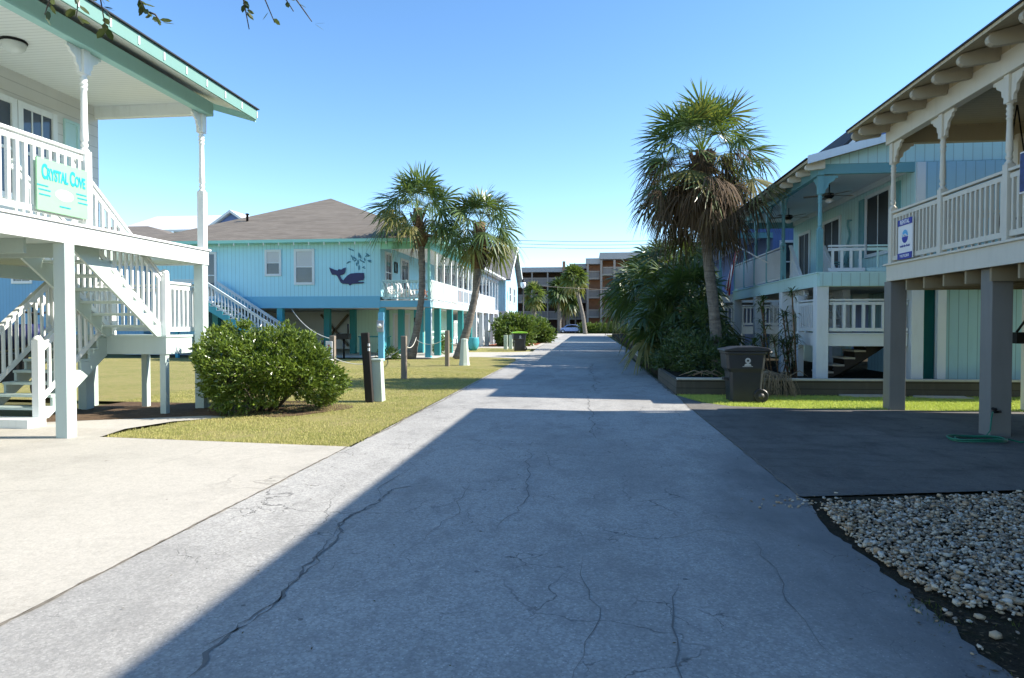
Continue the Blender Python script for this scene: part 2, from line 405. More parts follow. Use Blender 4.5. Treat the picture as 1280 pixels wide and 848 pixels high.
def turned_post(parent,x,y,z0,z1,mat,railh=1.0,w=.115,br=(),k=1.):
    m=B(); h=w/2; zr=z0+railh+.06; zc=z1-.42*k-.02
    m.box(x-h,y-h,z0,x+h,y+h,zr)
    r=h*.8
    L_=zc-zr
    prof=[(h*.95,zr),(h*.95,zr+.02),(r*.65,zr+.05),(r,zr+.08),(r,zr+.1),(r*.7,zr+.13),(r*1.05,zr+.17),(r*.95,zr+.3),
          (r*.82,zc-.3),(r*.8,zc-.22),(r*1.05,zc-.2),(r*.75,zc-.17),(r*1.1,zc-.14),(r*.8,zc-.1),(r*1.1,zc-.07),(r*.7,zc-.03),(h*.95,zc)]
    m.lathe(prof,(x,y,0),14)
    m.box(x-h,y-h,zc,x+h,y+h,z1)
    p=obj('post',m,mat,parent,bevel=.004)
    for dx,dy in br: bracket(p,x+dx*h,y+dy*h,z1-.002,dx,dy,mat,k)
    return p
def window(parent,ax,c,out,a0,a1,z0,z1,fm,pm,fw=.09,rails=1,munt=0,name='window'):
    """ax 'x': wall plane x=c, spans y a0..a1 ; ax 'y': plane y=c, spans x.  out = +-1 outward"""
    def bx(m,a,b,za,zb,d0,d1):
        if ax=='x': m.box(c+out*d0,a,za,c+out*d1,b,zb)
        else: m.box(a,c+out*d0,za,b,c+out*d1,zb)
    m=B()
    bx(m,a0-fw,a0,z0-fw,z1+fw,-.01,.05); bx(m,a1,a1+fw,z0-fw,z1+fw,-.01,.05)
    bx(m,a0,a1,z1,z1+fw,-.01,.047); bx(m,a0,a1,z0-fw,z0,-.01,.06)
    for i in range(rails):
        zz=z0+(z1-z0)*(i+1)/(rails+1); bx(m,a0,a1,zz-.025,zz+.025,.0,.036)
    for i in range(munt):
        aa=a0+(a1-a0)*(i+1)/(munt+1); bx(m,aa-.012,aa+.012,z0,z1,.0,.026)
    f=obj(name,m,fm,parent,bevel=.004)
    m=B(); bx(m,a0,a1,z0,z1,-.005,.013)
    obj('pane',m,pm,f)
    return f
def stairs(parent,ax,a0,z0,a1,z1,c0,c1,n,mat,tmat=None,drop=.28,closed=False,tw=.045):
    """flight from (a0,z0) foot to (a1,z1) head along axis ax, between cross coordinates c0,c1"""
    da=(a1-a0)/n; dz=(z1-z0)/n
    poly=[]
    for i in range(n):
        poly+=[(a0+da*i,z0+dz*(i+1)-tw),(a0+da*(i+1),z0+dz*(i+1)-tw)]
    slope=dz/abs(da)
    poly=[(a0,max(z0-.0,z0))]+poly+[(a1,z1-drop-.12),(a0+da*.6,z0)]
    for c in (c0,c1):
        m=B(); t=.045
        m.prism(poly,'x' if ax=='y' else 'y',c-t/2,c+t/2)
        obj('stringer',m,mat,parent)
    lo,hi=min(c0,c1)-.02,max(c0,c1)+.02
    first=None
    s=1 if da>0 else -1
    for i in range(n):
        a=a0+da*i; z=z0+dz*(i+1)
        if ax=='y': o=(lo,a,z); 
        else: o=(a,lo,z)
        if first is None:
            m=B()
            if ax=='y': m.box(lo,a-s*.03,z-tw+.002,hi,a+da,z)
            else: m.box(a-s*.03,lo,z-tw+.002,a+da,hi,z)
            first=obj('tread',m,tmat or mat,parent,origin=o,bevel=.004)
        else: inst(first,o,parent)
def gable_roof(parent,xa,xb,ya,yb,ze,pitch,rm,sm,xr=None,t=.05,name='roof'):
    """ridge parallel to Y; ze = underside at the eaves"""
    xr=(xa+xb)/2 if xr is None else xr
    za=ze; k=math.tan(R(pitch)); zr=ze+abs(xr-xa)*k; k2=(zr-ze)/abs(xb-xr)
    m=B()
    m.prism([(xa,za),(xr,zr),(xb,ze),(xb,ze+t),(xr,zr+t),(xa,za+t)],'y',ya,yb,1)
    r=obj(name,m,[rm,sm],parent)
    for p in r.data.polygons: p.material_index=0 if p.normal.z>.3 else 1
    return r,zr
def hip_roof(parent,xa,xb,ya,yb,ze,peaks,rm,sm,t=.14,name='roof',fm=None):
    """peaks: (x0,y0,z),(x1,y1,z) ridge ends; fascia of height t below ze+t"""
    m=B(); z0=ze; z1=ze+t
    (px,py,pz),(qx,qy,qz)=peaks
    v=[(xa,ya,z0),(xb,ya,z0),(xb,yb,z0),(xa,yb,z0),(xa,ya,z1),(xb,ya,z1),(xb,yb,z1),(xa,yb,z1),(px,py,pz),(qx,qy,qz)]
    m.add(v,[(0,3,2,1)],1)
    m.add(v,[(0,1,5,4),(1,2,6,5),(2,3,7,6),(3,0,4,7)],2)
    m.add(v,[(4,5,8),(5,6,9,8),(6,7,9),(7,4,8,9)],0)
    return obj(name,m,[rm,sm,fm or sm],parent)

# ------------------------------------------------------------------ GROUND
def sheet(name,poly,z,mat,kind='structure'):
    m=B(); m.add([(x,y,z) for x,y in poly],[tuple(range(len(poly)))])
    o=obj(name,m,mat,None,fixn=False)
    if o.data.polygons[0].normal.z<0: o.data.flip_normals()
    o['kind']=kind; return o
sheet('ground',[(-400,-60),(400,-60),(400,900),(-400,900)],-.06,TERR)
# road with cracks and joints as part of its surface
XL,XR=-3.1,1.94
m=B()
redge=[(XR,-12),(1.97,2.6),(1.93,3.2),(1.93,3.8),(1.87,4.5),(1.9,5.4),(1.95,6.36),(1.93,12),(1.96,15),(1.96,33),(2.5,40),(2.55,97)]
ledge=[(-3.4,97),(-3.5,60),(-3.3,42),(-3.15,38),(XL,31),(XL,-12)]
rj=random.Random(77)
rag=[]
for (x0,y0),(x1,y1) in zip(redge,redge[1:]):
    n_=max(1,int(abs(y1-y0)/.07)) if y1<7 and y1>-3 else 1
    for i in range(n_): rag.append((x0+(x1-x0)*i/n_+(rj.uniform(-.025,.025) if n_>1 else 0)+.03*math.sin(y0*3+i*.35)*(n_>1),y0+(y1-y0)*i/n_))
redge=rag+[redge[-1]]
allp=redge+ledge
m.add([(x,y,0) for x,y in allp],[tuple(range(len(allp)))],0)
def ribbon(m,pts,w,mi,z=.004,jit=.03,step=.12,seed=1,taper=True,wv=.5):
    r=random.Random(seed); P=[]
    for (x0,y0),(x1,y1) in zip(pts,pts[1:]):
        n=max(1,int(math.hypot(x1-x0,y1-y0)/step))
        for i in range(n): P.append((x0+(x1-x0)*i/n,y0+(y1-y0)*i/n))
    P.append(pts[-1]); n=len(P); vs=[]
    off=0
    for i,(x,y) in enumerate(P):
        a=P[max(0,i-1)]; b=P[min(n-1,i+1)]; dx,dy=b[0]-a[0],b[1]-a[1]; l=math.hypot(dx,dy) or 1
        nx,ny=-dy/l,dx/l
        off=off*.7+r.uniform(-jit,jit)
        ww=w*r.uniform(1-wv,1+wv)*.5*(min(1,i/4,(n-1-i)/4)*.9+.1 if taper else 1)
        vs+=[(x+nx*(off+ww),y+ny*(off+ww),z),(x+nx*(off-ww),y+ny*(off-ww),z)]
    m.add(vs,[(2*i,2*i+1,2*i+3,2*i+2) for i in range(n-1)],mi)
ribbon(m,[(-1.86,-1),(-1.81,2.78),(-1.85,3.05),(-1.79,3.48),(-1.81,4),(-1.85,4.21),(-1.89,4.8),(-1.97,5.09),(-1.87,5.7),(-1.88,6.21),(-1.55,6.4)],0.016,1,jit=.022,seed=2,wv=.95,step=.05)
ribbon(m,[(-1.84,3),(-1.8,4),(-1.9,4.8),(-1.95,5.1),(-1.87,5.7)],.008,1,jit=.03,seed=62,wv=1,step=.06)
ribbon(m,[(-1.86,5.7),(-2.0,6.2),(-1.9,7.2)],0.0072,1,seed=22)
ribbon(m,[(-.05,15.5),(0,12.36),(.1,9.21)],0.0132,1,jit=.05,seed=3)
ribbon(m,[(-.71,8.52),(-.65,6.75),(-.61,5.59),(-.7,5.0)],0.0084,1,jit=.05,seed=4)
ribbon(m,[(1.2,5.1),(1.18,4.21),(1.14,3.57),(1.2,3.3)],0.006,1,jit=.03,seed=5)
ribbon(m,[(.55,4.2),(.5,3.79),(.42,3.03),(.44,1.5)],0.0084,1,jit=.03,seed=6)
ribbon(m,[(-2.3,13.8),(-1.41,14.7)],0.012,1,seed=8)
ribbon(m,[(.23,27),(.1,22),(.25,19),(.1,15.7)],0.03,1,jit=.08,seed=9)
ribbon(m,[(-2.6,8.2),(-1.4,8.35),(.2,8.1),(1.6,8.3)],0.006,1,seed=10,jit=.04)
ribbon(m,[(-.2,5.1),(.5,5.0),(.9,5.25),(1.6,5.1)],0.0048,1,seed=11,jit=.03)
ribbon(m,[(-3,20.2),(-1,20.4),(1.9,20.1)],0.018,1,seed=12,jit=.04)
ribbon(m,[(-1.3,4.4),(-1.1,5.6),(-1.2,6.8)],0.0048,1,seed=13,jit=.04)
ribbon(m,[(-.1,2.9),(.05,3.6),(-.1,4.6)],0.0048,1,seed=14,jit=.04)
for i in range(6):
    x=rnd.uniform(-1.2,1.7); y=rnd.uniform(2.6,9); a=rnd.uniform(0,PI); l=rnd.uniform(.1,.45)
    ribbon(m,[(x,y),(x+l*math.cos(a)*.6,y+l*math.sin(a)),(x+l*math.cos(a+.5),y+l*math.sin(a+.5)*1.6)],0.0042,1,seed=100+i,jit=.03,step=.05)
ribbon(m,[(XL,-5),(XL+.01,3.15),(XL,8.3)],.016,2,jit=.012,seed=15,taper=False,z=.0062,wv=.95,step=.08)
ribbon(m,[(1.95,6.4),(1.95,9),(1.94,12.3),(1.96,15.1)],.025,2,jit=.014,seed=16,taper=False,z=.0062,wv=.9,step=.08)
ribbon(m,[(1.96,15.3),(1.93,19),(1.96,26),(2.3,33)],.07,2,jit=.02,seed=17,taper=False,z=.006)
ribbon(m,[(-3.05,9),(-3.02,15),(-3.04,26)],.03,2,jit=.02,seed=19,taper=False,z=.006)
o=obj('road',m,[ROADM,CRACKM,SEAMM,EDGEST],None,fixn=False); o['kind']='structure'
sheet('driveway',[(XL,-12),(XL,8.3),(-6.85,8.62),(-7.0,9.3),(-8.4,9.35),(-9.8,9.4),(-30,9.4),(-30,-12)],.006,DRIVEM)
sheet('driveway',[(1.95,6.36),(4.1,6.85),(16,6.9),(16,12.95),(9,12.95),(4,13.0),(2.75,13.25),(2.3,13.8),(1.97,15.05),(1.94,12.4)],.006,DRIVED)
sheet('walkway',[(-6.85,8.66),(-7.0,9.34),(-6.75,10.15),(-6.1,10.7),(-6.5,10.9),(-7.5,10.4),(-9.6,9.45)][::1],.004,WALKM)
sheet('dirt_bed',[(-9.9,9.42),(-9.4,12.6),(-7.2,12.5),(-6.4,11.9),(-6.45,10.95),(-7.5,10.45),(-9.58,9.47)],.003,DIRT)
lawn=[(-3.06,8.32),(-3.1,20),(-3.1,28),(-3.3,30.3),(-4.2,31.2),(-5.2,31.6),(-7.2,31.7),(-7.2,29.6),(-18,29.0),(-18,13),(-9.4,12.65),(-7.2,12.55),(-6.35,11.9),(-6.2,10.8),(-6.6,10.1),(-6.83,9.2),(-6.8,8.66)]
sheet('lawn',lawn,.0,LAWN)
sheet('lawn',[(-18,13),(-18,29),(-60,29),(-60,13)],.0,LAWN)
sheet('lawn',[(-3.35,38.2),(-3.6,42.5),(-7.3,43.5),(-12,43.4),(-12,37.5),(-7.3,37.0),(-4.4,37.2)],.0,LAWN)
sheet('side_drive',[(XL,31.0),(-3.15,38),(-3.4,38.15),(-4.4,37.15),(-7.3,36.95),(-24,36.9),(-24,31.8),(-5.2,31.65),(-4.1,31.25),(-3.3,30.4),(-3.12,28.5)],.003,WALKM)
sheet('side_drive',[(-3.35,42.5),(-3.5,60),(-3.4,97),(-8,97),(-8,56),(-30,56),(-30,43.6),(-7.3,43.6),(-3.65,42.6)],.003,WALKM)
sheet('mulch_bed',[(-3.8,50),(-3.9,62),(-7.0,62),(-7.5,50),(-7.0,46.5),(-4.1,47)],.007,REDMULCH)
sheet('carport_slab',[(-7.0,30.3),(-18.6,30.2),(-18.6,43),(-7.0,43)],.009,CONCP)
sheet('lawn',[(1.98,15.1),(2.33,13.83),(2.77,13.28),(4,13.03),(9,12.98),(16,12.98),(16,16.2),(9,15.9),(2,15.3)],.0,LAWNG)
sheet('gravel_bed',[(1.7,2.4),(1.7,6.3),(4.1,6.8),(16,6.85),(16,-2),(2.0,-2)],-.006,SOIL)
sheet('cross_street',[(-120,97.2),(120,97.2),(120,110),(-120,110)],.0,WALKM)
sheet('parking_lot',[(-120,110.2),(120,110.2),(120,150),(-120,150)],.0,concmat('dull_lot_asphalt',(.12,.12,.12),(.16,.16,.155),.2,0,.3,.2))

# blades of grass on the nearer lawns
def blades(name,polyfn,n,mat,seed,hmin,hmax,w,label):
    r=np.random.RandomState(seed); P=polyfn(r,n); n=len(P)
    h=r.uniform(hmin,hmax,n); a=r.uniform(0,2*PI,n); ln=r.uniform(0,.7,n); b=r.uniform(0,2*PI,n)
    v=np.zeros((n,3,3)); v[:,0,0]=P[:,0]-w*np.cos(a); v[:,0,1]=P[:,1]-w*np.sin(a)
    v[:,1,0]=P[:,0]+w*np.cos(a); v[:,1,1]=P[:,1]+w*np.sin(a)
    v[:,2,0]=P[:,0]+h*ln*np.cos(b); v[:,2,1]=P[:,1]+h*ln*np.sin(b); v[:,2,2]=h
    me=bpy.data.meshes.new(name); me.vertices.add(3*n); me.vertices.foreach_set('co',v.reshape(-1))
    me.loops.add(3*n); me.loops.foreach_set('vertex_index',np.arange(3*n)); me.polygons.add(n)
    me.polygons.foreach_set('loop_start',np.arange(0,3*n,3)); me.update(calc_edges=True)
    me.materials.append(mat); o=link(name,me); tag(o,label,None,None,'stuff'); o['category']='grass'; return o
def inpoly(P,poly):
    x,y=P[:,0],P[:,1]; c=np.zeros(len(P),bool); n=len(poly)
    for i in range(n):
        x0,y0=poly[i]; x1,y1=poly[(i+1)%n]
        k=((y0>y)!=(y1>y)); 
        with np.errstate(divide='ignore',invalid='ignore'): k&=(x<(x1-x0)*(y-y0)/(y1-y0+1e-12)+x0)
        c^=k
    return c
def pl_left(r,n):
    y=8.3+(r.uniform(0,1,n)**1.7)*15; P=np.stack([r.uniform(-9.6,-3.05,n),y],1)
    q=np.sin(P[:,0]*2.3+np.sin(P[:,1]*1.7)*1.5)+np.sin(P[:,1]*2.9+P[:,0]*1.1)+np.sin(P[:,0]*6.1-P[:,1]*4.3)*.6; P=P[q+r.uniform(-1.2,1.2,n)<1.1]
    # thinner ragged edge along the road
    P=P[inpoly(P,lawn)]; return P+r.normal(0,.022,P.shape)
blades('lawn_grass',pl_left,150000,GRASSM,1,.012,.035,.004,'short yellow-green grass covering the left lawn')
lawnR=[(2.0,15.2),(2.3,13.9),(2.75,13.3),(4,13.05),(9,13.0),(11,13.0),(11,15.8),(9,15.7),(2,15.2)]
def pl_r(r,n):
    P=np.stack([r.uniform(1.9,11,n),r.uniform(13,15.8,n)],1); P=P[inpoly(P,lawnR)]; return P+r.normal(0,.025,P.shape)
blades('lawn_grass',pl_r,60000,GRASSG,2,.02,.05,.005,'bright green grass strip in front of the low timber wall')

# ------------------------------------------------------------------ pebbles
def pebbles():
    import bmesh
    bm=bmesh.new(); bmesh.ops.create_icosphere(bm,subdivisions=1,radius=1); bm.verts.ensure_lookup_table()
    bv=np.array([v.co[:] for v in bm.verts]); bf=np.array([[v.index for v in f.verts] for f in bm.faces]); bm.free()
    r=np.random.RandomState(5); V=[];F=[];base=0; col=[]
    edge=[(2.03,6.05),(1.97,5.6),(1.93,4.9),(1.98,4.3),(2.1,3.95),(2.4,3.85),(3.2,3.7),(6.5,3.0),(6.5,6.75),(4.1,6.68)]
    pts=[]
    pts+= [(r.uniform(1.9,6.5),r.uniform(3,6.7),.004+r.uniform(0,.016)) for _ in range(19000)]
    pts+= [(r.uniform(1.9,6.5),r.uniform(3,6.7),.026+r.uniform(0,.02)) for _ in range(12000)]
    P=np.array([p[:2] for p in pts]); k=inpoly(P,edge)
    pts=[p for p,q in zip(pts,k) if q]
    pts+=[(1.98+r.normal(0,.25),6.15+r.normal(0,.12),.006) for _ in range(60)]
    pts+=[(r.uniform(1.8,3.4),r.uniform(3.0,4.0),.005) for _ in range(80)]
    for x,y,z in pts:
        s=r.uniform(.0075,.0155)*(1+.9*(r.rand()<.08)); sx=s*r.uniform(.9,1.6); sy=s*r.uniform(.7,1.1); sz=s*r.uniform(.45,.8)
        v=bv*(1+.13*np.sin(bv[:,[1,2,0]]*r.uniform(1.5,3,3)+r.uniform(0,6,3)))*[sx,sy,sz]
        a=r.uniform(0,2*PI); t=r.normal(0,.3); ca,sa,ct,st=math.cos(a),math.sin(a),math.cos(t),math.sin(t)
        v=v@np.array([[ct,0,st],[0,1,0],[-st,0,ct]]).T@np.array([[ca,-sa,0],[sa,ca,0],[0,0,1]]).T
        V.append(v+[x,y,z+sz*.5]); F.append(bf+base); base+=len(bv)
    V=np.concatenate(V);F=np.concatenate(F)
    me=bpy.data.meshes.new('pebbles'); me.vertices.add(len(V)); me.vertices.foreach_set('co',V.reshape(-1))
    me.loops.add(F.size); me.loops.foreach_set('vertex_index',F.reshape(-1)); me.polygons.add(len(F))
    me.polygons.foreach_set('loop_start',np.arange(0,F.size,3)); me.polygons.foreach_set('use_smooth',np.ones(len(F),bool)); me.update(calc_edges=True)
    m,nt,bs=nodes('river_pebble_stone')
    g=N(nt,'NewGeometry'); rp=g.outputs['Random Per Island']
    rr=N(nt,'ValToRGB'); e=rr.color_ramp; e.interpolation='CONSTANT'
    e.elements[0].color=(.6,.52,.4,1); e.elements[0].position=0; e.elements[1].color=(.38,.25,.14,1); e.elements[1].position=.27
    for p_,c_ in ((.46,(.48,.36,.23,1)),(.68,(.6,.56,.49,1)),(.8,(.2,.17,.14,1)),(.92,(.5,.38,.26,1))):
        q=e.elements.new(p_); q.color=c_
    L(nt,rp,rr.inputs[0]); tc=N(nt,'TexCoord').outputs['Object']
    c=mixc(nt,math_n(nt,'MULTIPLY',noise(nt,tc,60,4),.5),rr.outputs[0],(.25,.2,.15))
    L(nt,c,bs.inputs['Base Color']); bs.inputs['Roughness'].default_value=.6; bump(nt,bs,noise(nt,tc,150,3),.15,.002)
    me.materials.append(m); o=link('pebbles',me); tag(o,'pile of white and tan river pebbles beside the road','pebbles',None,'stuff')
pebbles()

def pl_s(r,n):
    P=np.stack([r.uniform(1.8,3.6,n),r.uniform(2.2,4.1,n)],1); k=(np.sin(P[:,0]*5)+np.sin(P[:,1]*7+P[:,0]*3)+r.uniform(-1,1,n))>.6
    return P[k]
blades('weedy_grass',pl_s,5000,GRASSG2,9,.01,.04,.0025,'dark thin grass in the soil at the bottom right corner')
def litter(name,n,area,mat,seed,label,size=.03):
    r=random.Random(seed); m=B()
    for i in range(n):
        x=area[0]+(area[2]-area[0])*r.random(); y=area[1]+(area[3]-area[1])*r.random(); a=r.uniform(0,2*PI); l=size*r.uniform(.3,1.2); w=l*r.uniform(.2,.5)
        c_,s_=math.cos(a),math.sin(a); z=.008
        m.add([(x+c_*l,y+s_*l,z+l*.2*r.random()),(x-s_*w,y+c_*w,z+l*.3*r.random()),(x-c_*l,y-s_*l,z),(x+s_*w,y-c_*w,z)],[(0,1,2,3)])
    o=obj(name,m,mat,None,fixn=False); tag(o,label,'leaf litter',None,'stuff')
litter('leaf_litter',900,(1.85,2.4,3.4,4.2),DEADF,5,'brown bits of leaf litter on the soil beside the pebbles',.02)
litter('leaf_litter',260,(1.95,3.8,4.5,6.7),DEADF,15,'dark leaf bits caught among the river pebbles',.022)
litter('leaf_litter',160,(1.75,2.4,2.05,6.4),DEADF,6,'brown leaf scraps along the right road edge',.018)
litter('leaf_litter',150,(-3,2.5,1.9,12),DEADF,7,'scattered dry leaf specks on the road surface',.014)
# ------------------------------------------------------------------ LEFT NEAR COTTAGE (white)
H1=empty('beach_cottage',(-7.3,8.5,0),'white raised beach cottage with seafoam eave beam, nearest on the left','house','raised beach houses along the lane')
m=B().box(-7.19,8.44,0,-7.37,8.62,2.72); pr=obj('pier',m,PALEG,H1,origin=(-7.28,8.53,0),bevel=.008)
for x,y in ((-7.30,11.87),(-7.28,5.3),(-7.28,2.2),(-9.4,8.53),(-9.4,11.5),(-9.4,5.3),(-12.5,8.53),(-12.5,5.3)): inst(pr,(x,y,0))
# deck with a stairwell opening
m=B(); zt=2.985
m.box(-7.21,1.5,2.75,-7.48,11.95,zt); m.box(-7.48,1.5,2.75,-8.56,8.98,zt); m.box(-7.48,11.2,2.75,-8.56,11.95,zt); m.box(-8.56,1.5,2.75,-17,11.95,zt)
obj('deck',m,PALEG,H1)
m=B(); m.box(-7.19,1.5,2.72,-7.21,11.97,2.98); m.box(-7.19,11.97,2.72,-17,11.95,2.98); m.box(-7.16,1.5,2.985,-7.3,12.0,3.02); m.box(-7.3,11.9,2.985,-17,12.0,3.02)
obj('fascia_board',m,WHITE,H1,bevel=.004)
m=B()
for y in [2+i*.61 for i in range(12)]: m.box(-7.5,y,2.55,-16.9,y+.045,2.748)
m.box(-9.3,1.5,2.35,-9.5,11.9,2.549)
obj('joists',m,paint('weathered_joists',(.4,.48,.44),.6,.08,.3),H1)
# body
m=B(); m.box(-9.45,1.5,3.02,-17,11.97,5.78); obj('wall',m,WSID,H1)
m=B(); m.box(-7.21,1.5,5.78,-9.45,11.9,5.82); obj('porch_ceiling',m,CEILW,H1)
m=B(); m.box(-7.1,1.2,5.55,-7.25,12.02,5.80); obj('eave_beam',m,SEAFOAM,H1,bevel=.005)
m=B(); m.box(-7.26,11.87,5.56,-9.45,12.0,5.779); obj('end_beam',m,WHITE,H1,bevel=.005)
# windows, shutters
for a,b in ((10.2,10.82),(9.2,9.98),(6.6,7.6),(3.6,4.6)):
    window(H1,'x',-9.45,1,a,b,3.75,5.22,WHITE,GLASSB,.1,1,2)
def shutter(parent,ax,c,out,a0,a1,z0,z1,mat):
    m=B()
    def bx(a,b,za,zb,d0,d1):
        if ax=='x': m.box(c+out*d0,a,za,c+out*d1,b,zb)
        else: m.box(a,c+out*d0,za,b,c+out*d1,zb)
    f=.05
    bx(a0,a0+f,z0,z1,0,.045); bx(a1-f,a1,z0,z1,0,.045); bx(a0+f,a1-f,z0,z0+f,0,.043); bx(a0+f,a1-f,z1-f,z1,0,.043); bx(a0+f,a1-f,(z0+z1)/2-.03,(z0+z1)/2+.03,0,.043)
    bx(a0+f,a1-f,z0+f,z1-f,0,.022)
    return obj('shutter',m,mat,parent,bevel=.003)
SHUT=paint('pale_aqua_shutter',(.5,.72,.7),.55,.04,.1)
shutter(H1,'x',-9.45,1,11.1,11.45,3.7,5.32,SHUT)
# posts and rails
for y,br in ((8.92,((0,1),(0,-1))),(11.87,((0,-1),)),(5.4,((0,1),(0,-1))),(2.2,((0,1),))):
    turned_post(H1,-7.26,y,3.02,5.549,WHITE,1.02,.13,br,.78)
railing(H1,(-7.25,5.46,3.02),(-7.25,8.85,3.02),WHITE,1.06,.1,.13,.045)
railing(H1,(-7.25,2.26,3.02),(-7.25,5.33,3.02),WHITE,1.06,.1,.13,.045)
# upper flight, landing, lower flight
stairs(H1,'y',11.0,1.38,8.98,3.0,-8.48,-7.52,8,PALEG,drop=.2)
railing(H1,(-7.52,8.98,3.0),(-7.52,10.98,1.42),WHITE,1.06,.12,.13,.04)
railing(H1,(-8.5,8.98,3.0),(-8.5,10.98,1.42),WHITE,1.06,.12,.13,.04)
m=B(); m.box(-7.42,10.98,1.06,-9.7,12.02,1.36); m.box(-7.4,10.96,1.36,-9.72,12.04,1.40)
obj('landing',m,PALEG,H1,bevel=.004)
m=B().box(-7.45,11.0,0,-7.56,11.11,1.06); lp=obj('landing_post',m,PALEG,H1,origin=(-7.5,11.05,0),bevel=.005)
for x,y in ((-9.33,11.41),(-9.6,11.05),(-9.6,11.95),(-8.5,11.95)): inst(lp,(x,y,0))
for x,y in ((-7.47,11.03),(-8.5,11.03),(-9.62,11.0)):
    m=B().box(x-.055,y-.055,1.4,x+.055,y+.055,2.5); m.lathe([(.06,2.5),(.075,2.51),(.05,2.55),(.01,2.57)],(x,y,0),10); obj('newel',m,WHITE,H1,bevel=.005)
railing(H1,(-7.47,11.09,1.4),(-7.47,12.0,1.4),WHITE,.96,.1,.12,.045)
railing(H1,(-7.5,12.0,1.4),(-9.6,12.0,1.4),WHITE,.96,.1,.13,.045)
railing(H1,(-9.68,11.05,1.4),(-9.68,11.98,1.4),WHITE,.96,.1,.13,.045)
stairs(H1,'y',9.55,.1,10.98,1.36,-9.6,-8.58,7,PALEG,drop=.2)
railing(H1,(-9.62,9.5,.25),(-9.62,10.95,1.42),WHITE,1.0,.14,.13,.04)
railing(H1,(-8.56,9.5,.25),(-8.56,10.95,1.42),WHITE,1.0,.14,.13,.04)
for x in (-8.56,-9.62):
    m=B().box(x-.06,9.42,.0,x+.06,9.54,1.35); m.lathe([(.062,1.35),(.075,1.36),(.05,1.4),(.01,1.42)],(x,9.48,0),10); obj('newel',m,WHITE,H1,bevel=.005)
m=B().box(-8.45,9.15,.0,-10.1,9.5,.14); obj('bottom_step',m,WHITE,H1,bevel=.005)
# roof
r,zr=gable_roof(H1,-6.55,-19.5,-1.5,12.58,5.72,17,ROOFGR,CEILW,t=.06)
r.name='roof'
m=B(); m.box(-6.53,1.0,5.64,-6.56,12.6,5.84); obj('roof_fascia',m,SEAF_LIT,r)
m=B(); m.box(-6.49,.98,5.842,-6.62,12.63,5.862); obj('drip_edge',m,DRIP,r)
m=B(); m.box(-6.515,12.57,5.68,-6.53,12.6,5.8); rt=obj('rafter_tail',m,WHITE,r,origin=(-6.5,12.58,5.75))
for i in range(1,18): inst(rt,(-6.5,12.58-i*.58,5.75),r)
k=math.tan(R(17))
m=B(); m.prism([(-6.56,5.60),(-13,5.60+6.44*k),(-13,5.78+6.44*k),(-6.56,5.78)],'y',12.58,12.61); obj('rake_board',m,SEAFOAM,r)
m=B(); m.prism([(-7.2,5.79),(-12.9,5.79+1.7),(-17,5.79+.5),(-17,5.79)],'y',11.9,11.97); obj('gable',m,WSID,H1)
m=B()
for y in (9.0,10.6): pass
# ceiling light
cl=empty('ceiling_light',(-8.44,9.0,5.78),'round white glass ceiling light under the white porch ceiling at upper left','lamp')
obj('base',B().lathe([(.17,5.745),(.18,5.76),(.17,5.78)],(-8.44,9,0),20),BLACKM,cl)
obj('shade',B().lathe([(.02,5.60),(.1,5.62),(.15,5.67),(.165,5.735),(.16,5.745)],(-8.44,9,0),20),glass('frosted_shade',(.6,.62,.6),.35),cl)

# Crystal Cove board
def text(body,size,loc,rot,mat,parent,name='lettering',sx=1.,ext=.003,align='CENTER',font=None,sp=1.):
    cu=bpy.data.curves.new(name,'FONT'); cu.body=body; cu.size=size; cu.extrude=ext; cu.align_x=align; cu.align_y='CENTER'; cu.space_character=sp
    cu.materials.append(mat); cu.offset=size*.03
    o=link(name,cu,parent); o.location=Vector(loc)-WL.get(parent,Vector((0,0,0))); o.rotation_euler=rot; o.scale=(sx,1,1)
    bpy.context.view_layer.update(); me=bpy.data.meshes.new_from_object(o.evaluated_get(bpy.context.evaluated_depsgraph_get()))
    q=bpy.data.objects.new(name,me); C.objects.link(q); q.parent=parent; q.location=o.location; q.rotation_euler=rot; q.scale=(sx,1,1); bpy.data.objects.remove(o); q.name=name; return q
s1=empty('house_sign',(-7.17,8.4,3.1),'mint green CRYSTAL COVE board with turquoise lettering on the white porch rail','sign')
obj('panel',B().box(-7.185,7.96,3.1,-7.16,8.85,3.79),SIGNMINT,s1,bevel=.003)
rx=(R(90),0,R(90))
text('C',.27,(-7.157,8.08,3.61),rx,TURQ,s1,sx=.5); text('RYSTAL',.21,(-7.157,8.30,3.59),rx,TURQ,s1,sx=.5)
text('C',.27,(-7.157,8.56,3.61),rx,TURQ,s1,sx=.5); text('OVE',.2,(-7.157,8.70,3.59),rx,TURQ,s1,sx=.5)
m=B(); m.prism([(8.42+.16*math.cos(2*PI*k/28),3.36+.075*math.sin(2*PI*k/28)) for k in range(28)],'x',-7.1598,-7.1575); obj('emblem',m,WHITEP,s1)
m=B()
rr_=random.Random(3); m=B()
for z,ys in ((3.43,(8.05,8.72)),(3.375,(8.07,8.74)),(3.31,(8.08,8.75)),(3.24,()) ,(3.2,(8.42,))):
    for y in ys:
        a=y-.09
        while a<y+.09:
            w=rr_.uniform(.008,.02); m.box(-7.158,a,z-.009,-7.1555,a+w,z+.009); a+=w+.006
obj('small_print',m,TURQ,s1)

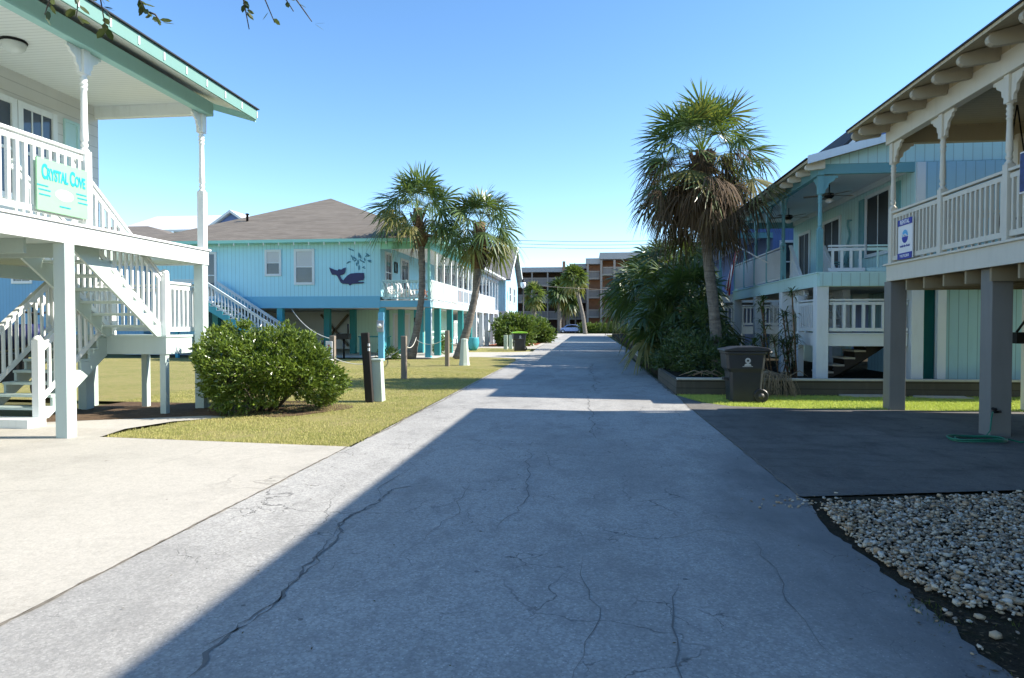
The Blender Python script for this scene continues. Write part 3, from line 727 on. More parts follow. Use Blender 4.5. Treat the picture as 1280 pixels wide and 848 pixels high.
# ------------------------------------------------------------------ WHALE HOUSE
H2=empty('beach_house',(-12,31,0),'sky blue raised house with a whale on its side wall and teal piers','house','raised beach houses along the lane')
Y0=30.68;Y1=42.3;XW=-9.8;XP=-7.39
m=B(); m.box(XW,Y0,2.9,-21.5,Y1,5.5); obj('wall',m,SIDBLUE,H2)
m=B(); m.box(XP-.03,Y0+.03,2.38,-21.5,Y1,2.66); obj('deck',m,CONCP,H2)
m=B(); m.box(XP+.0,Y0-.02,2.40,XW-.02,Y0+.03,2.70); m.box(XW-.02,Y0-.035,2.36,-21.5,Y0+.03,2.92); obj('front_skirt',m,BEAMBLUE,H2)
m=B(); m.box(XP+.002,Y0+.03,2.40,XP-.03,Y1,2.70); obj('side_skirt',m,AQUAPLAIN,H2)
m=B(); m.box(XP+.03,Y0-.04,2.70,XP-.2,Y1,2.73); m.box(XP-.2,Y0-.04,2.70,XW,Y0+.2,2.73); obj('porch_floor',B().box(XP-.2,Y0+.2,2.67,XW,Y1,2.71),CONCP,H2); obj('deck_edge',m,WHITE2,H2)
m=B(); m.box(XP-.05,Y0+.05,5.35,XW,Y1-.05,5.39); obj('porch_ceiling',m,CEILW,H2)
m=B(); m.box(XP,Y0,5.15,XP-.12,Y1,5.5); m.box(XP-.12,Y0,5.15,XW,Y0+.1,5.5); obj('beam',m,AQUATRIM,H2)
# piers along front and side
def piers(parent,pts,w,z1,mat,z0=0):
    h=w/2; x,y=pts[0]
    p=obj('pier',B().box(x-h,y-h,z0,x+h,y+h,z1),mat,parent,origin=(x,y,z0),bevel=.008)
    for x,y in pts[1:]: inst(p,(x,y,z0))
    return p
piers(H2,[(-14.86,30.85),(-9.76,30.85),(-7.52,30.85)],.28,2.37,TEAL)
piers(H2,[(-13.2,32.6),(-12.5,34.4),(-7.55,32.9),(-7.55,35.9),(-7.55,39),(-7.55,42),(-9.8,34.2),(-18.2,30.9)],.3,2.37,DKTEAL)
# enclosed lower room
m=B(); m.box(-9.0,36,0,-12.9,42,2.37); obj('lower_room',m,MINT,H2)
window(H2,'y',36,-1,-10.7,-9.9,.1,2.1,WHITE2,paint('pale_door_paint',(.6,.6,.55),.5,.03,.1),.09,0,0,'door')
m=B(); m.box(-9.55,35.8,0,-9.05,35.99,2.37); m.box(-11.35,35.85,0,-11.0,35.99,2.37); obj('corner_trim',m,TEAL,H2)
obj('wall_lamp',B().box(-9.5,35.65,1.7,-9.3,35.8,1.95),BLACKM,H2)
m=B(); m.box(-13.5,41,0,-21,41.2,2.37); obj('rear_brightening_screen',m,WHITE2,H2)  # white screen put in at the back to brighten the space under the house
m=B()
for a,b in (((-17,40.9,.2),(-15.2,40.9,2.2)),((-15.2,40.9,.2),(-17,40.9,2.2)),((-14.9,40.9,.2),(-13.6,40.9,2.2)),((-13.6,40.9,.2),(-14.9,40.9,2.2))): m.bar(a,b,.12,.12,(0,1,0))
obj('cross_brace',m,WOOD,H2)
# windows on the side wall (shaded)
window(H2,'y',Y0,-1,-15.45,-14.83,4.02,5.08,WHITE2,GLASSB,.11,1)
window(H2,'y',Y0,-1,-13.96,-13.17,3.6,5.08,WHITE2,GLASSB,.12,1)
obj('pane_reflection',B().box(-15.45,Y0-.03,4.58,-14.83,Y0-.014,5.08),PANEREFL,H2); obj('pane_reflection',B().box(-13.96,Y0-.03,4.36,-13.17,Y0-.014,5.08),PANEREFL,H2)  # pale panels stand in for the reflection on the upper half of each pane
window(H2,'y',Y0,-1,-19.0,-18.15,2.95,5.0,WHITE2,GLASSB,.12,1,0,'door')
# porch wall openings facing the lane
window(H2,'x',XW,1,31.45,32.35,3.25,5.0,WHITE2,GLASSB,.12,1,1)
window(H2,'x',XW,1,34.2,35.5,2.8,4.95,WHITE2,GLASSB,.12,0,1,'door')
window(H2,'x',XW,1,38,39.2,3.3,4.9,WHITE2,GLASSB,.12,1,1)
obj('picture_frame',B().box(XW+.02,32.9,4.2,XW+.06,33.0,4.75).box(XW+.02,33.3,4.2,XW+.06,33.4,4.75).box(XW+.02,33.0,4.2,XW+.06,33.3,4.27).box(XW+.02,33.0,4.68,XW+.06,33.3,4.75),BLACKM,H2)
# porch columns + panelled rail
for y in (30.75,32.2,33.9,35.7,37.4,39.2,40.9,42.2):
    m=B().box(XP-.02,y-.06,2.73,XP-.13,y+.06,5.16); obj('post',m,WHITE if y>31 else AQUATRIM,H2)
m=B()
m.box(XP-.03,30.85,3.62,XP-.1,37.6,3.7)
for i in range(46): y=30.9+i*.145; m.box(XP-.04,y,2.78,XP-.07,y+.105,3.63)
obj('railing',m,PALEG,H2)
railing(H2,(XP-.07,37.7,2.73),(XP-.07,42.2,2.73),WHITE2,.95,.1,.16,.04,sub=False)
railing(H2,(XP-.15,Y0+.08,2.73),(XW+.06,Y0+.08,2.73),AQUAPLAIN,.95,.1,.15,.035,sub=False)
# roof
hp=hip_roof(H2,-6.85,-22.0,30.15,43.0,5.46,((-15.1,37.9,9.0),(-15.1,38.3,9.0)),ROOFBR,AQUATRIM,.14,fm=AQUATRIM)
m=B()
m.box(-15.1,33.5,6.98,-14.9,33.7,7.2); hv=obj('vent',B().lathe([(.06,6.9),(.06,7.35),(.1,7.36),(.1,7.42),(.02,7.44)],(-17.9,33.4,0),10),BLACKM,hp)
tl=obj('rafter_tail',B().box(-7.1,30.16,5.33,-7.14,30.2,5.46),WHITE,hp,origin=(-7.12,30.18,5.4))
for i in range(1,18): inst(tl,(-7.12-i*.75,30.18,5.4),hp)
# side stairs
stairs(H2,'x',-13.8,.1,-17.9,2.66,29.3,30.45,13,TEAL,WHITE2,drop=.2)
for y in (29.28,30.47): railing(H2,(-13.8,y,.15),(-17.9,y,2.7),WHITE2,.98,.12,.16,.045,sub=False,name='stair_rail')
m=B(); m.box(-17.9,29.25,2.4,-19.4,30.6,2.66); obj('stair_landing',m,TEAL,H2)
railing(H2,(-17.9,29.28,2.7),(-19.4,29.28,2.7),WHITE2,.98,.1,.16,.045,sub=False,name='landing_rail')
piers(H2,[(-18.0,29.4),(-19.3,29.4)],.14,2.4,TEAL)
railing(H2,(-8.0,37.2,.7),(-8.0,41.5,.7),WHITE,1.1,.1,.18,.06,sub=False,name='lower_railing')
obj('lower_landing',B().box(-7.8,37.1,.45,-8.9,41.6,.7),WHITE2,H2)
obj('downspout',B().tube([(-7.33,30.62,0.1),(-7.33,30.62,2.3)],.035),WHITE2,H2)

# whale cut-out and spout
def wpx(cx,cy): px=380+cx/8.48; py=300+cy/8.48; return (-12.35+(px-411)*.0396, 4.33-(py-334)*.0391)
wp=[(270,295),(290,303),(325,318),(360,327),(372,314),(400,318),(420,305),(448,298),(440,345),(425,366),(385,378),(388,392),(403,418),(420,430),(438,407),(468,376),(500,360),(560,354),(636,355),(641,400),(632,428),(600,432),(577,436),(573,443),(590,447),(638,446),(632,461),(560,465),(512,467),(498,478),(486,482),(475,468),(420,465),(395,455),(378,425),(358,388),(345,374),(300,370),(286,338)]
m=B(); m.prism([wpx(*p) for p in wp],'y',30.63,30.665)
w=obj('whale_cutout',m,NAVY,None); tag(w,'dark blue whale cut-out hung on the sky blue side wall','wall decoration')
m=B()
r_=random.Random(4)
drops=[(490,108,40,25),(520,120,32,25),(510,185,38,60),(520,210,35,60),(540,200,45,30),(585,170,55,88),(600,185,50,80),(575,240,50,95),(560,265,40,90),(585,300,55,90),(605,225,40,45),(630,240,40,30),(645,215,40,70),(675,165,45,30),(685,180,38,-20),(695,228,45,10),(700,240,40,20),(630,295,34,-30),(640,305,28,20),(480,240,42,-20),(465,250,30,-30),(545,225,35,-30),(660,180,30,-40)]
for cx,cy,l,a in drops:
    x,z=wpx(cx,cy); a=R(-a+r_.uniform(-10,10)); hl=l/8.48*.0396/2; hw=hl*.33; P=[]
    for u,v in ((-1,0),(-.4,.9),(.4,.9),(1,0),(.4,-.9),(-.4,-.9)):
        P.append((x+u*hl*math.cos(a)-v*hw*math.sin(a),z+u*hl*math.sin(a)+v*hw*math.cos(a)))
    m.prism(P,'y',30.65,30.672)
w=obj('spout_cutout',m,plain('faded_teal_paint',(.04,.2,.3),.5),None); tag(w,'spray of small teal leaf-like droplets on the blue wall above the whale','wall decoration')

# porch chairs
def chair(loc,rz,mat,label,group='chairs on the porches',proto=[]):
    c=empty('porch_chair',loc,label,'chair',group,rz)
    P=[]
    def part(n,m):
        o=obj(n,m,mat,c,origin=(0,0,0)); o.location=(0,0,0); P.append(o)
    m=B()
    for i in range(5): m.bar((-.27,-.25+i*.12,.36-i*.022),(.27,-.25+i*.12,.36-i*.022),.1,.02)
    part('seat',m)
    m=B()
    for i in range(6):
        x=-.23+i*.092; tp=1.05-abs(i-2.5)*.05; m.bar((x*.85,.24,.3),(x*1.15,.52,tp),.075,.02,(0,1,0))
    part('backrest',m)
    for s in (-1,1):
        m=B(); m.bar((s*.3,-.3,.55),(s*.3,.38,.5),.11,.025); part('arm',m)
        m=B(); m.box(s*.3-.035,-.28,0,s*.3+.035,-.2,.54); part('leg',m)
        m=B(); m.bar((s*.27,-.26,.34),(s*.27,.55,.04),.03,.11); part('leg',m)
    return c
for x,y,rz,mt,lb in ((-9.2,31.35,1.2,WHITEP,'white slatted chair at the corner of the whale house porch, leftmost'),(-8.85,31.9,1.4,WHITEP,'white slatted chair second from the corner of the whale house porch'),(-9.1,32.8,1.5,YELL,'yellow slatted chair on the whale house porch by the door'),(-8.3,31.7,1.7,WHITEP,'white slatted chair near the front rail of the whale house porch'),(-8.0,33.3,1.5,ORANGE,'orange slatted chair on the whale house porch')):
    chair((x,y,2.73),rz,mt,lb)
pt=empty('planter',(-7.8,38.2,2.73),'orange pot on the open end of the whale house porch','pot')
obj('pot',B().lathe([(.2,2.73),(.3,3.0),(.34,3.35),(.36,3.42),(.3,3.42),(.28,3.3)],(-7.8,38.2,0),14),ORANGE,pt)

# ------------------------------------------------------------------ generic neighbours
def simple_house(name,label,s,X0,Y0,Y1,depth,pd,Mw,Mtrim,Mpier,Mroof,zb=2.4,zt=2.7,zc=5.2,z0=0,pitch=19.5,post=None,rail=WHITE2,front=True,subrail=False,railz=.93,doors=True):
    h=empty(name,(X0+s*pd,Y0,z0),label,'house','raised beach houses along the lane')
    fx=lambda d:X0+s*d
    obj('wall',B().box(fx(pd),Y0+.02,zt,fx(depth),Y1-.02,zc+.2),Mw,h)
    obj('deck',B().box(fx(.03),Y0+.03,zb,fx(depth),Y1-.03,zt-.02),CONCP,h)
    m=B(); m.box(fx(0),Y0,zb,fx(.04),Y1,zt-.02); m.box(fx(.04),Y0,zb,fx(depth),Y0+.03,zt-.02); m.box(fx(-.03),Y0-.03,zt-.02,fx(pd),Y1+.02,zt+.01)
    obj('fascia_board',m,Mtrim,h)
    obj('porch_ceiling',B().box(fx(.1),Y0+.1,zc+.0,fx(pd),Y1-.1,zc+.04),CEILW if Mw!=PURPLE else CEILW,h)
    m=B(); m.box(fx(0),Y0,zc-.22,fx(.13),Y1,zc+.02); m.box(fx(.13),Y0+.02,zc-.2,fx(pd),Y0+.12,zc+.02); m.box(fx(.13),Y1-.12,zc-.2,fx(pd),Y1,zc+.02)
    obj('beam',m,post or Mtrim,h)
    return h,fx

# grey-white house (third on the left)
H3,fx=simple_house('beach_house','pale grey raised house with white railings, beyond the whale house',-1,-7.39,43.4,54.6,14,2.4,LAV,WHITE2,WHITE2,ROOFGR)
piers(H3,[(-7.5,43.6),(-7.5,46.3),(-7.5,49),(-7.5,51.7),(-7.5,54.3),(-9.8,46),(-9.8,50)],.3,2.4,WHITE2)
for i in range(8): y=43.5+i*1.57; obj('post',B().box(-7.41,y-.06,2.71,-7.52,y+.06,5.0),WHITE2,H3)
m=B(); m.box(-7.42,43.5,3.6,-7.5,53,3.68)
for i in range(60): y=43.5+i*.158; m.box(-7.43,y,2.74,-7.47,y+.13,3.6)
obj('railing',m,WHITE2,H3)
for i in range(5): window(H3,'x',-9.79,1,44.2+i*2,45.3+i*2,3.2,4.9,WHITE2,GLASS,.1,1,1)
stairs(H3,'y',50.5,.2,46.6,2.4,-8.9,-7.9,11,WHITE2,drop=.2)
stairs(H3,'y',51.5,.2,54,2.4,-8.9,-7.9,9,WHITE2,drop=.2)
hip_roof(H3,-6.85,-22,42.9,55.2,5.24,((-14.3,49,8.8),(-14.3,49.4,8.8)),ROOFGR,WHITE2,.14,fm=WHITE2)
# light-blue gabled house
H4=empty('beach_house',(-8,57,0),'light blue house whose gable with white rake boards faces the lane','house','raised beach houses along the lane')
obj('wall',B().box(-7.0,56.4,2.6,-16,66,5.7),LTBLUE,H4)
obj('gable',B().prism([(56.4,5.7),(66,5.7),(61.4,8.45)],'x',-7.0,-7.25),LTBLUE,H4)
obj('lower_wall',B().box(-7.02,60.5,0,-16,66,2.58),LTBLUE,H4)
obj('trim',B().box(-6.98,56.38,2.58,-16,66.0,2.72),WHITE2,H4)
piers(H4,[(-7.2,56.6),(-7.2,58.6),(-9,56.6)],.26,2.58,WHITE2)
m=B(); k4=2.75/4.7
m.prism([(55.7,5.25),(61.4,8.6),(66.9,5.25),(66.9,5.4),(61.4,8.75),(55.7,5.4)],'x',-6.5,-16.5,0); rf=obj('roof',m,ROOFGR,H4)
m=B(); m.prism([(55.65,5.12),(61.4,8.5),(66.95,5.12),(66.95,5.42),(61.4,8.8),(55.65,5.42)],'x',-6.46,-6.5); obj('rake_board',m,WHITE,rf)
window(H4,'x',-7.0,1,59,60,3.6,4.9,WHITE,GLASSB,.1,1); window(H4,'x',-7.0,1,62.5,63.5,3.6,4.9,WHITE,GLASSB,.1,1)
window(H4,'y',56.4,-1,-9.5,-8.4,3.6,4.9,WHITE,GLASSB,.1,1)

# blue house behind on the left, and the white-roofed house beyond
H0=empty('blue_house',(-26,34,0),'blue house with a low brown roof, seen past the white cottage stairs','house')
obj('wall',B().box(-24.3,34,0.3,-40,46,5.9),DBLUE,H0)
obj('side_wing',B().box(-21.6,35.5,0.3,-24.3,44,5.9),SIDBLUE,H0)
window(H0,'y',34,-1,-32.1,-31.1,4.0,5.0,WHITE,GLASSB,.14,0,1)
hip_roof(H0,-21.2,-41,33.4,46.6,5.9,((-27.5,39,7.75),(-35,39,7.75)),ROOFBR,AQUATRIM,.14,fm=AQUATRIM)
window(H0,'y',34,-1,-36.5,-35.4,3.2,4.8,WHITE,GLASSB,.14,0,1)
H5=empty('distant_house',(-38,60,0),'distant house with a white metal roof peeking above the brown hip roof','house')
obj('wall',B().box(-31,60,0,-45,72,10.4),LTBLUE,H5)
obj('roof',B().prism([(59.5,10.4),(66,12.8),(72.5,10.4),(72.5,10.6),(66,13.0),(59.5,10.6)],'x',-35.5,-45.5),ROOFWH,H5)
obj('gable',B().prism([(-36.2,10.4),(-33.7,12.1),(-31.3,10.4)],'y',60,61),PURPLE,H5)
obj('gable_roof',B().prism([(-36.6,10.2),(-33.7,12.15),(-30.8,10.2),(-30.8,10.45),(-33.7,12.4),(-36.6,10.45)],'y',59.6,66),ROOFWH,H5)

# ------------------------------------------------------------------ RIGHT NEAR HOUSE (rental)
R1=empty('beach_house',(6,8,0),'stone-grey raised house with scrolled porch brackets, nearest on the right','house','raised beach houses along the lane')
piers(R1,[(5.70,13.15),(5.81,10.24),(5.78,7.2),(5.78,4.2),(5.78,1.2),(5.78,-1.8),(5.78,-4.8)],.28,2.39,PIERG)
piers(R1,[(8.05,13.15),(8.05,10.2),(8.05,7.2),(11.5,13.15),(11.5,10.2)],.2,2.39,TAN)
obj('deck',B().box(5.56,-6,2.42,14,13.1,2.68),TANCEIL,R1)
m=B(); m.box(5.53,-6,2.39,5.57,13.14,2.68); m.box(5.57,13.1,2.39,14,13.14,2.68); m.box(5.49,-6,2.68,5.8,13.2,2.715); m.box(5.8,12.9,2.68,14,13.2,2.715); obj('fascia_board',m,TAN,R1,bevel=.004)
obj('porch_floor',B().box(5.8,-6,2.681,7.9,12.9,2.70),TANCEIL,R1)
m=B()
for i in range(30): y=-5.5+i*.62; m.box(5.6,y,2.2,13.9,y+.045,2.419)
m.box(7.95,-6,2.05,8.15,13.05,2.199)
obj('joists',m,paint('tan_joists',(.3,.25,.16),.7,.1,.3),R1)
obj('wall',B().box(7.9,-6,2.715,14.5,13.05,5.2),TANW,R1)
obj('lower_wall',B().box(12,-6,0,12.1,9.5,2.2),TANW,R1)
obj('corner_column',B().box(7.62,12.88,2.715,7.9,13.14,5.0),TAN,R1,bevel=.006)
window(R1,'x',7.9,-1,9.5,10.7,2.75,4.75,TAN,GLASS,.1,0,1,'door'); window(R1,'x',7.9,-1,5,6.5,3.4,4.75,TAN,GLASS,.1,1,1)
obj('porch_ceiling',B().box(5.6,-6,5.215,7.9,13.0,5.25),TANCEIL,R1)
m=B(); m.box(5.50,-6.1,4.92,5.64,13.16,5.21); obj('eave_beam',m,TAN,R1,bevel=.005)
m=B(); m.box(5.645,12.98,4.92,14,13.12,5.2); obj('end_beam',m,TANCEIL,R1)
for y,br in ((13.02,((0,-1),(1,0))),(11.3,((0,1),(0,-1))),(9.62,((0,1),(0,-1))),(7.9,((0,1),(0,-1))),(6.2,((0,1),(0,-1))),(4.5,((0,1),(0,-1)))):
    turned_post(R1,5.585,y,2.715,4.919,TAN,.96,.11,br,.85)
for a,b in ((13.0,11.33),(11.27,9.68),(9.56,7.95),(7.85,6.25),(6.15,4.55)):
    railing(R1,(5.58,a,2.715),(5.58,b,2.715),TAN,.95,.09,.115,.038,rw=.085)
railing(R1,(5.64,13.05,2.715),(7.62,13.05,2.715),TAN,.95,.09,.115,.038)
# shallow gable roof with rounded rafter tails
pit=14
r,zr=gable_roof(R1,4.93,15.2,-6.5,13.45,5.24,pit,ROOFDK,TANW,t=.05)
obj('drip_edge',B().box(4.9,-6.5,5.285,4.99,13.47,5.305),DRIP,r)
kk=math.tan(R(pit))
pf=[]
for i in range(9):
    a=R(90+i*22.5); 
    pf.append((5.06+.075*math.cos(a),5.165+.03+.075*math.sin(a)))
pf=[(5.7,5.235+.77*kk-.003),(5.02,5.235+.09*kk-.003),(4.975,5.2),(4.965,5.16),(4.98,5.12),(5.03,5.085),(5.09,5.08),(5.49,5.14),(5.5,5.215),(5.7,5.235)]
t0=obj('rafter_tail',B().prism(pf,'y',12.98,13.06),TANT,r,origin=(5.3,13.02,5.2),bevel=.012)
for i in range(1,26): inst(t0,(5.3,13.02-i*.66,5.2),r)
t1=inst(t0,(5.3,13.36,5.2),r)
obj('eave_blocking',B().box(5.505,-6,5.212,5.64,13.1,5.35),TANW,r)
obj('gable',B().prism([(5.65,5.2),(14.5,5.2),(10.06,5.2+4.3*kk)],'y',12.98,13.1),TANW,R1)
obj('meter_box',B().box(7.55,12.7,1.25,7.95,12.95,1.45).bar((7.6,12.8,1.45),(7.8,12.8,1.75),.03,.03).bar((7.8,12.8,1.75),(7.9,12.8,1.45),.03,.03),BLACKM,R1)

s2=empty('rental_sign',(5.5,12.4,2.7),'blue and white RENTAL sign with round wave emblem fixed to the right porch railing','sign','signs on the right porch railing')
obj('panel',B().box(5.515,12.12,2.74,5.535,12.64,3.44),WHITEP,s2)
m=B(); m.box(5.505,12.12,3.335,5.5149,12.64,3.44); m.box(5.505,12.12,2.74,5.5149,12.64,2.85); obj('band',m,ROYAL,s2)
ry=(R(90),0,R(-90))
text('RENTAL',.1,(5.504,12.38,3.387),ry,WHITEP,s2,sx=.95,ext=.001)
text('910.395.2010',.065,(5.504,12.38,2.795),ry,WHITEP,s2,sx=.95,ext=.001)
text('beside the Beach',.055,(5.511,12.38,2.97),ry,ROYAL,s2,sx=.95,ext=.001)
def disc(mb,x,y,z,r,a0,a1,n=20,t=.003):
    P=[(y+r*math.cos(R(a0+(a1-a0)*i/n)),z+r*math.sin(R(a0+(a1-a0)*i/n))) for i in range(n+1)]
    mb.prism(P,'x',x,x+t)
m=B(); disc(m,5.511,12.38,3.14,.11,0,180); m2=B(); disc(m2,5.511,12.38,3.13,.11,180,360)
obj('emblem',m,SKYP,s2); obj('emblem',m2,ROYAL,s2)
m=B(); m.tube([(5.5095,12.3,3.13),(5.5095,12.36,3.17),(5.5095,12.42,3.15),(5.5095,12.47,3.18)],.012,6); obj('wave',m,WHITEP,s2)
s3=empty('rental_sign',(5.5,9.2,3.3),'dark blue patterned sign with white border on the railing at the right edge','sign','signs on the right porch railing')
obj('panel',B().box(5.515,8.75,3.27,5.535,9.28,3.80),WHITEP,s3)
obj('print',B().box(5.505,8.77,3.29,5.5149,9.26,3.78),plain('mottled_navy_print',(.03,.05,.16),.5,0,.6,14),s3)

# porch swing
sw=empty('porch_swing',(7.0,11.4,3.1),'dark slatted porch swing hanging on chains behind the right porch railing','swing')
SWM=paint('dark_swing_wood',(.02,.022,.03),.5,.1,.1)
m=B()
for i in range(4): m.bar((6.75+i*.12,9.3,3.1),(6.75+i*.12,12.0,3.1),.09,.025)
obj('seat',m,SWM,sw)
m=B(); m.bar((7.2,9.3,3.2),(7.2,12.0,3.2),.04,.06); m.bar((7.3,9.3,3.6),(7.3,12.0,3.6),.04,.06)
for i in range(9):
    y=9.35+i*.33; m.bar((7.21,y,3.2),(7.3,y+.12,3.6),.1,.02,(1,0,0)); m.bar((7.2,y+.12,3.2),(7.31,y,3.6),.1,.02,(1,0,0))
obj('backrest',m,SWM,sw)
for y in (9.4,11.9):
    obj('chain',B().tube([(6.75,y,3.1),(7.0,y-.02,5.2)],.012,5).tube([(7.28,y,3.45),(7.02,y,5.2)],.012,5),BLACKM,sw)
    obj('arm',B().bar((6.72,y,3.32),(7.25,y,3.36),.07,.03),SWM,sw)

# hose
def coil(cx,cy,r0,n,seed):
    r=random.Random(seed); P=[]
    for i in range(n*24):
        a=2*PI*i/24; rr=r0*(1+.12*math.sin(a*.37+1)+.05*math.sin(a*2.1)); P.append((cx+rr*1.5*math.cos(a)+.04*math.sin(a*.2),cy+rr*math.sin(a),.025+.012*(i/24)+.008*math.sin(a*3)))
    return P
hp_=[(5.69,10.09,.33),(5.66,10.02,.36),(5.62,9.98,.28),(5.6,9.97,.1),(5.5,9.9,.03)]+coil(5.25,9.65,.22,3,1)+[(5.7,9.5,.03),(6.1,9.62,.03),(6.8,9.6,.03),(7.6,9.8,.03)]
hs=empty('garden_hose',(5.3,9.7,0),'green garden hose coiled on dark concrete at the foot of a grey pier','hose')
obj('hose',B().tube(hp_,.011,6),HOSEM,hs)
obj('spigot',B().tube([(5.8,10.085,.36),(5.69,10.06,.36)],.018,6).tube([(5.7,10.02,.40),(5.7,10.1,.40)],.02,6),BLACKM,hs)

# ------------------------------------------------------------------ AQUA HOUSE (right, second)
def right_house(label,Yn,Yf,cw,ct,cp,cpost,name='beach_house'):
    X0=5.18
    h,fx=simple_house(name,label,1,X0,Yn,Yf,11,2.07,cw,ct,WHITE2,ROOFDK,zb=2.45,zt=2.77,zc=5.2,z0=.35,post=cpost)
    ys=[Yn+.14,Yn+2.9,Yn+5.75,Yf-.14]
    piers(h,[(X0+.13,y) for y in ys]+[(7.25+.1,Yn+.14),(7.35,Yn+5),(7.35,Yf-.2)],.26,2.45,cp,.28)
    # porch posts (each with fretwork brackets)
    py=[Yn+.1,Yn+2.95,Yn+4.45,Yn+5.9,Yn+7.3,Yf-.12]
    for i,y in enumerate(py):
        br=[(0,1)] if i==0 else ([(0,-1)] if i==len(py)-1 else [(0,1),(0,-1)])
        if i==0: br.append((1,0))
        turned_post(h,X0+.075,y,2.78,4.979,cpost,.92,.12,br,.95)
    # roof
    p=14.8; k=math.tan(R(p))
    r,zr=gable_roof(h,4.85,15.5,Yn-.3,Yf+.45,5.2,p,ROOFDK,TANCEIL,t=.06)
    obj('rake_board',B().prism([(4.85,5.16),(10.175,5.16+5.325*k),(15.5,5.16),(15.5,5.34),(10.175,5.34+5.325*k),(4.85,5.34)],'y',Yn-.35,Yn-.3),WHITE2,r)
    obj('drip_edge',B().box(4.82,Yn-.3,5.28,4.9,Yf+.45,5.3),DRIP,r)
    pf=[(5.3,5.2+.45*k),(4.92,5.2+.07*k-.003),(4.875,5.17),(4.87,5.12),(4.89,5.08),(4.95,5.06),(5.175,5.09),(5.3,5.1)]
    t0=obj('rafter_tail',B().prism(pf,'y',Yn-.1,Yn),TAN,r,origin=(5,Yn-.05,5.1),bevel=.01)
    for i in range(1,int((Yf-Yn)/.66)+1): inst(t0,(5,Yn-.05+i*.66,5.1),r)
    obj('eave_blocking',B().box(5.19,Yn,5.221,5.31,Yf,5.36),TAN,r)
    obj('gable',B().prism([(5.2,5.222),(15.4,5.222),(15.2,5.27),(10.175,5.2+5.3*k),(5.2,5.2+.3*k)],'y',Yn+.01,Yn+.1),cw,h)
    return h,r
R2,rr=right_house('pale aqua raised house with ceiling fans, behind the low timber wall',15.83,24.7,AQUASID,AQUAPLAIN,WHITE2,AQUAPOST)
# upper steep roof
m=B(); m.prism([(5.9,5.55),(8.0,7.5),(10.1,5.55),(10.1,5.62),(8.0,7.6),(5.9,5.62)],'y',18.0,24.6); ur=obj('upper_roof',m,ROOFDK,R2)
obj('rake_trim',B().prism([(6.1,5.62),(8.0,7.42),(9.9,5.62),(10.0,5.62),(8.0,7.53),(6.0,5.62)],'y',17.95,18.0),WHITE,ur)
obj('upper_gable',B().prism([(6.2,5.6),(8.0,7.4),(9.8,5.6)],'y',18.02,18.1),PURPLE,ur)
# facade to the right of the porch
obj('corner_board',B().box(7.27,15.78,2.78,7.45,15.86,5.2),WHITE2,R2)
obj('facade_panel',B().box(7.45,15.80,2.78,12.5,15.85,5.2),paint('blue_grey_siding',(.3,.52,.66),.55,.05,.15,'v',.2,.45),R2)
obj('deck_skirt',B().box(5.22,15.795,2.46,7.3,15.829,2.75),AQUASID,R2)
# porch wall openings
window(R2,'x',7.25,-1,20.25,21.5,2.85,4.65,WHITE2,SCREEN,.09,0,1,'door')
window(R2,'x',7.25,-1,22.9,23.9,2.85,4.6,WHITE2,SCREEN,.09,0,1,'door')
window(R2,'x',7.25,-1,17.05,18.35,3.4,4.85,WHITE2,SCREEN,.09,0,1)
shutter(R2,'x',7.25,-1,18.55,18.85,3.35,4.9,AQUAPOST); shutter(R2,'x',7.25,-1,16.5,16.85,3.35,4.95,AQUAPOST)
obj('frieze_board',B().box(7.2,15.95,5.05,7.249,24.6,5.19),WHITE2,R2)
m=B(); m.tube([(7.2,19.5+.08*math.sin(i*.9),3.6+i*.09) for i in range(11)],.03,6); m.tube([(7.2,19.3,4.45),(7.2,19.6,4.5)],.02,5); m.tube([(7.2,19.35,3.7),(7.2,19.6,3.62)],.03,5)
o=obj('wall_ornament',m,AQUAPOST,None); tag(o,'scrolled aqua ornament on the porch wall between the door and the window','wall decoration')
# rails
PR=AQUAPOST
railing(R2,(5.24,18.72,2.78),(5.24,24.5,2.78),LAV,.92,.08,.12,.07,rw=.08)
railing(R2,(5.45,15.95,2.78),(6.25,15.95,2.78),WHITE2,.62,.06,.17,.05,rw=.06)
railing(R2,(6.3,15.95,2.78),(7.2,15.95,2.78),AQUAPLAIN,.62,.06,.45,.03,rw=.03)
# porch stair to a lower landing
stairs(R2,'y',17.3,1.38,19.0,2.72,5.45,6.3,7,WHITE2,drop=.22)
railing(R2,(5.42,17.3,1.4),(5.42,18.7,2.78),WHITE2,.95,.12,.13,.045)
railing(R2,(6.34,17.3,1.4),(6.34,18.9,2.78),WHITE2,.95,.12,.13,.045)
obj('landing',B().box(5.2,15.97,1.09,7.2,17.35,1.36).box(5.18,15.94,1.36,7.2,17.38,1.39),WHITE2,R2,bevel=.004)
railing(R2,(5.5,15.98,1.39),(7.2,15.98,1.39),WHITE2,.78,.08,.2,.06,rw=.07)
railing(R2,(5.24,16.1,1.39),(5.24,17.3,1.39),WHITE2,.78,.08,.12,.05)
obj('landing_post',B().box(5.2,17.25,.3,5.34,17.38,2.3),WHITE2,R2)
for x in (5.75,6.3): obj('inner_post',B().box(x,17.28,1.39,x+.14,17.42,2.45),WHITE2,R2)
# ground flight under the landing
stairs(R2,'x',5.55,.3,6.75,1.15,16.5,17.2,5,DKWOOD,LUMBER,drop=.1)
stairs(R2,'x',6.2,.3,7.4,1.25,17.6,18.3,5,DKWOOD,LUMBER,drop=.1)
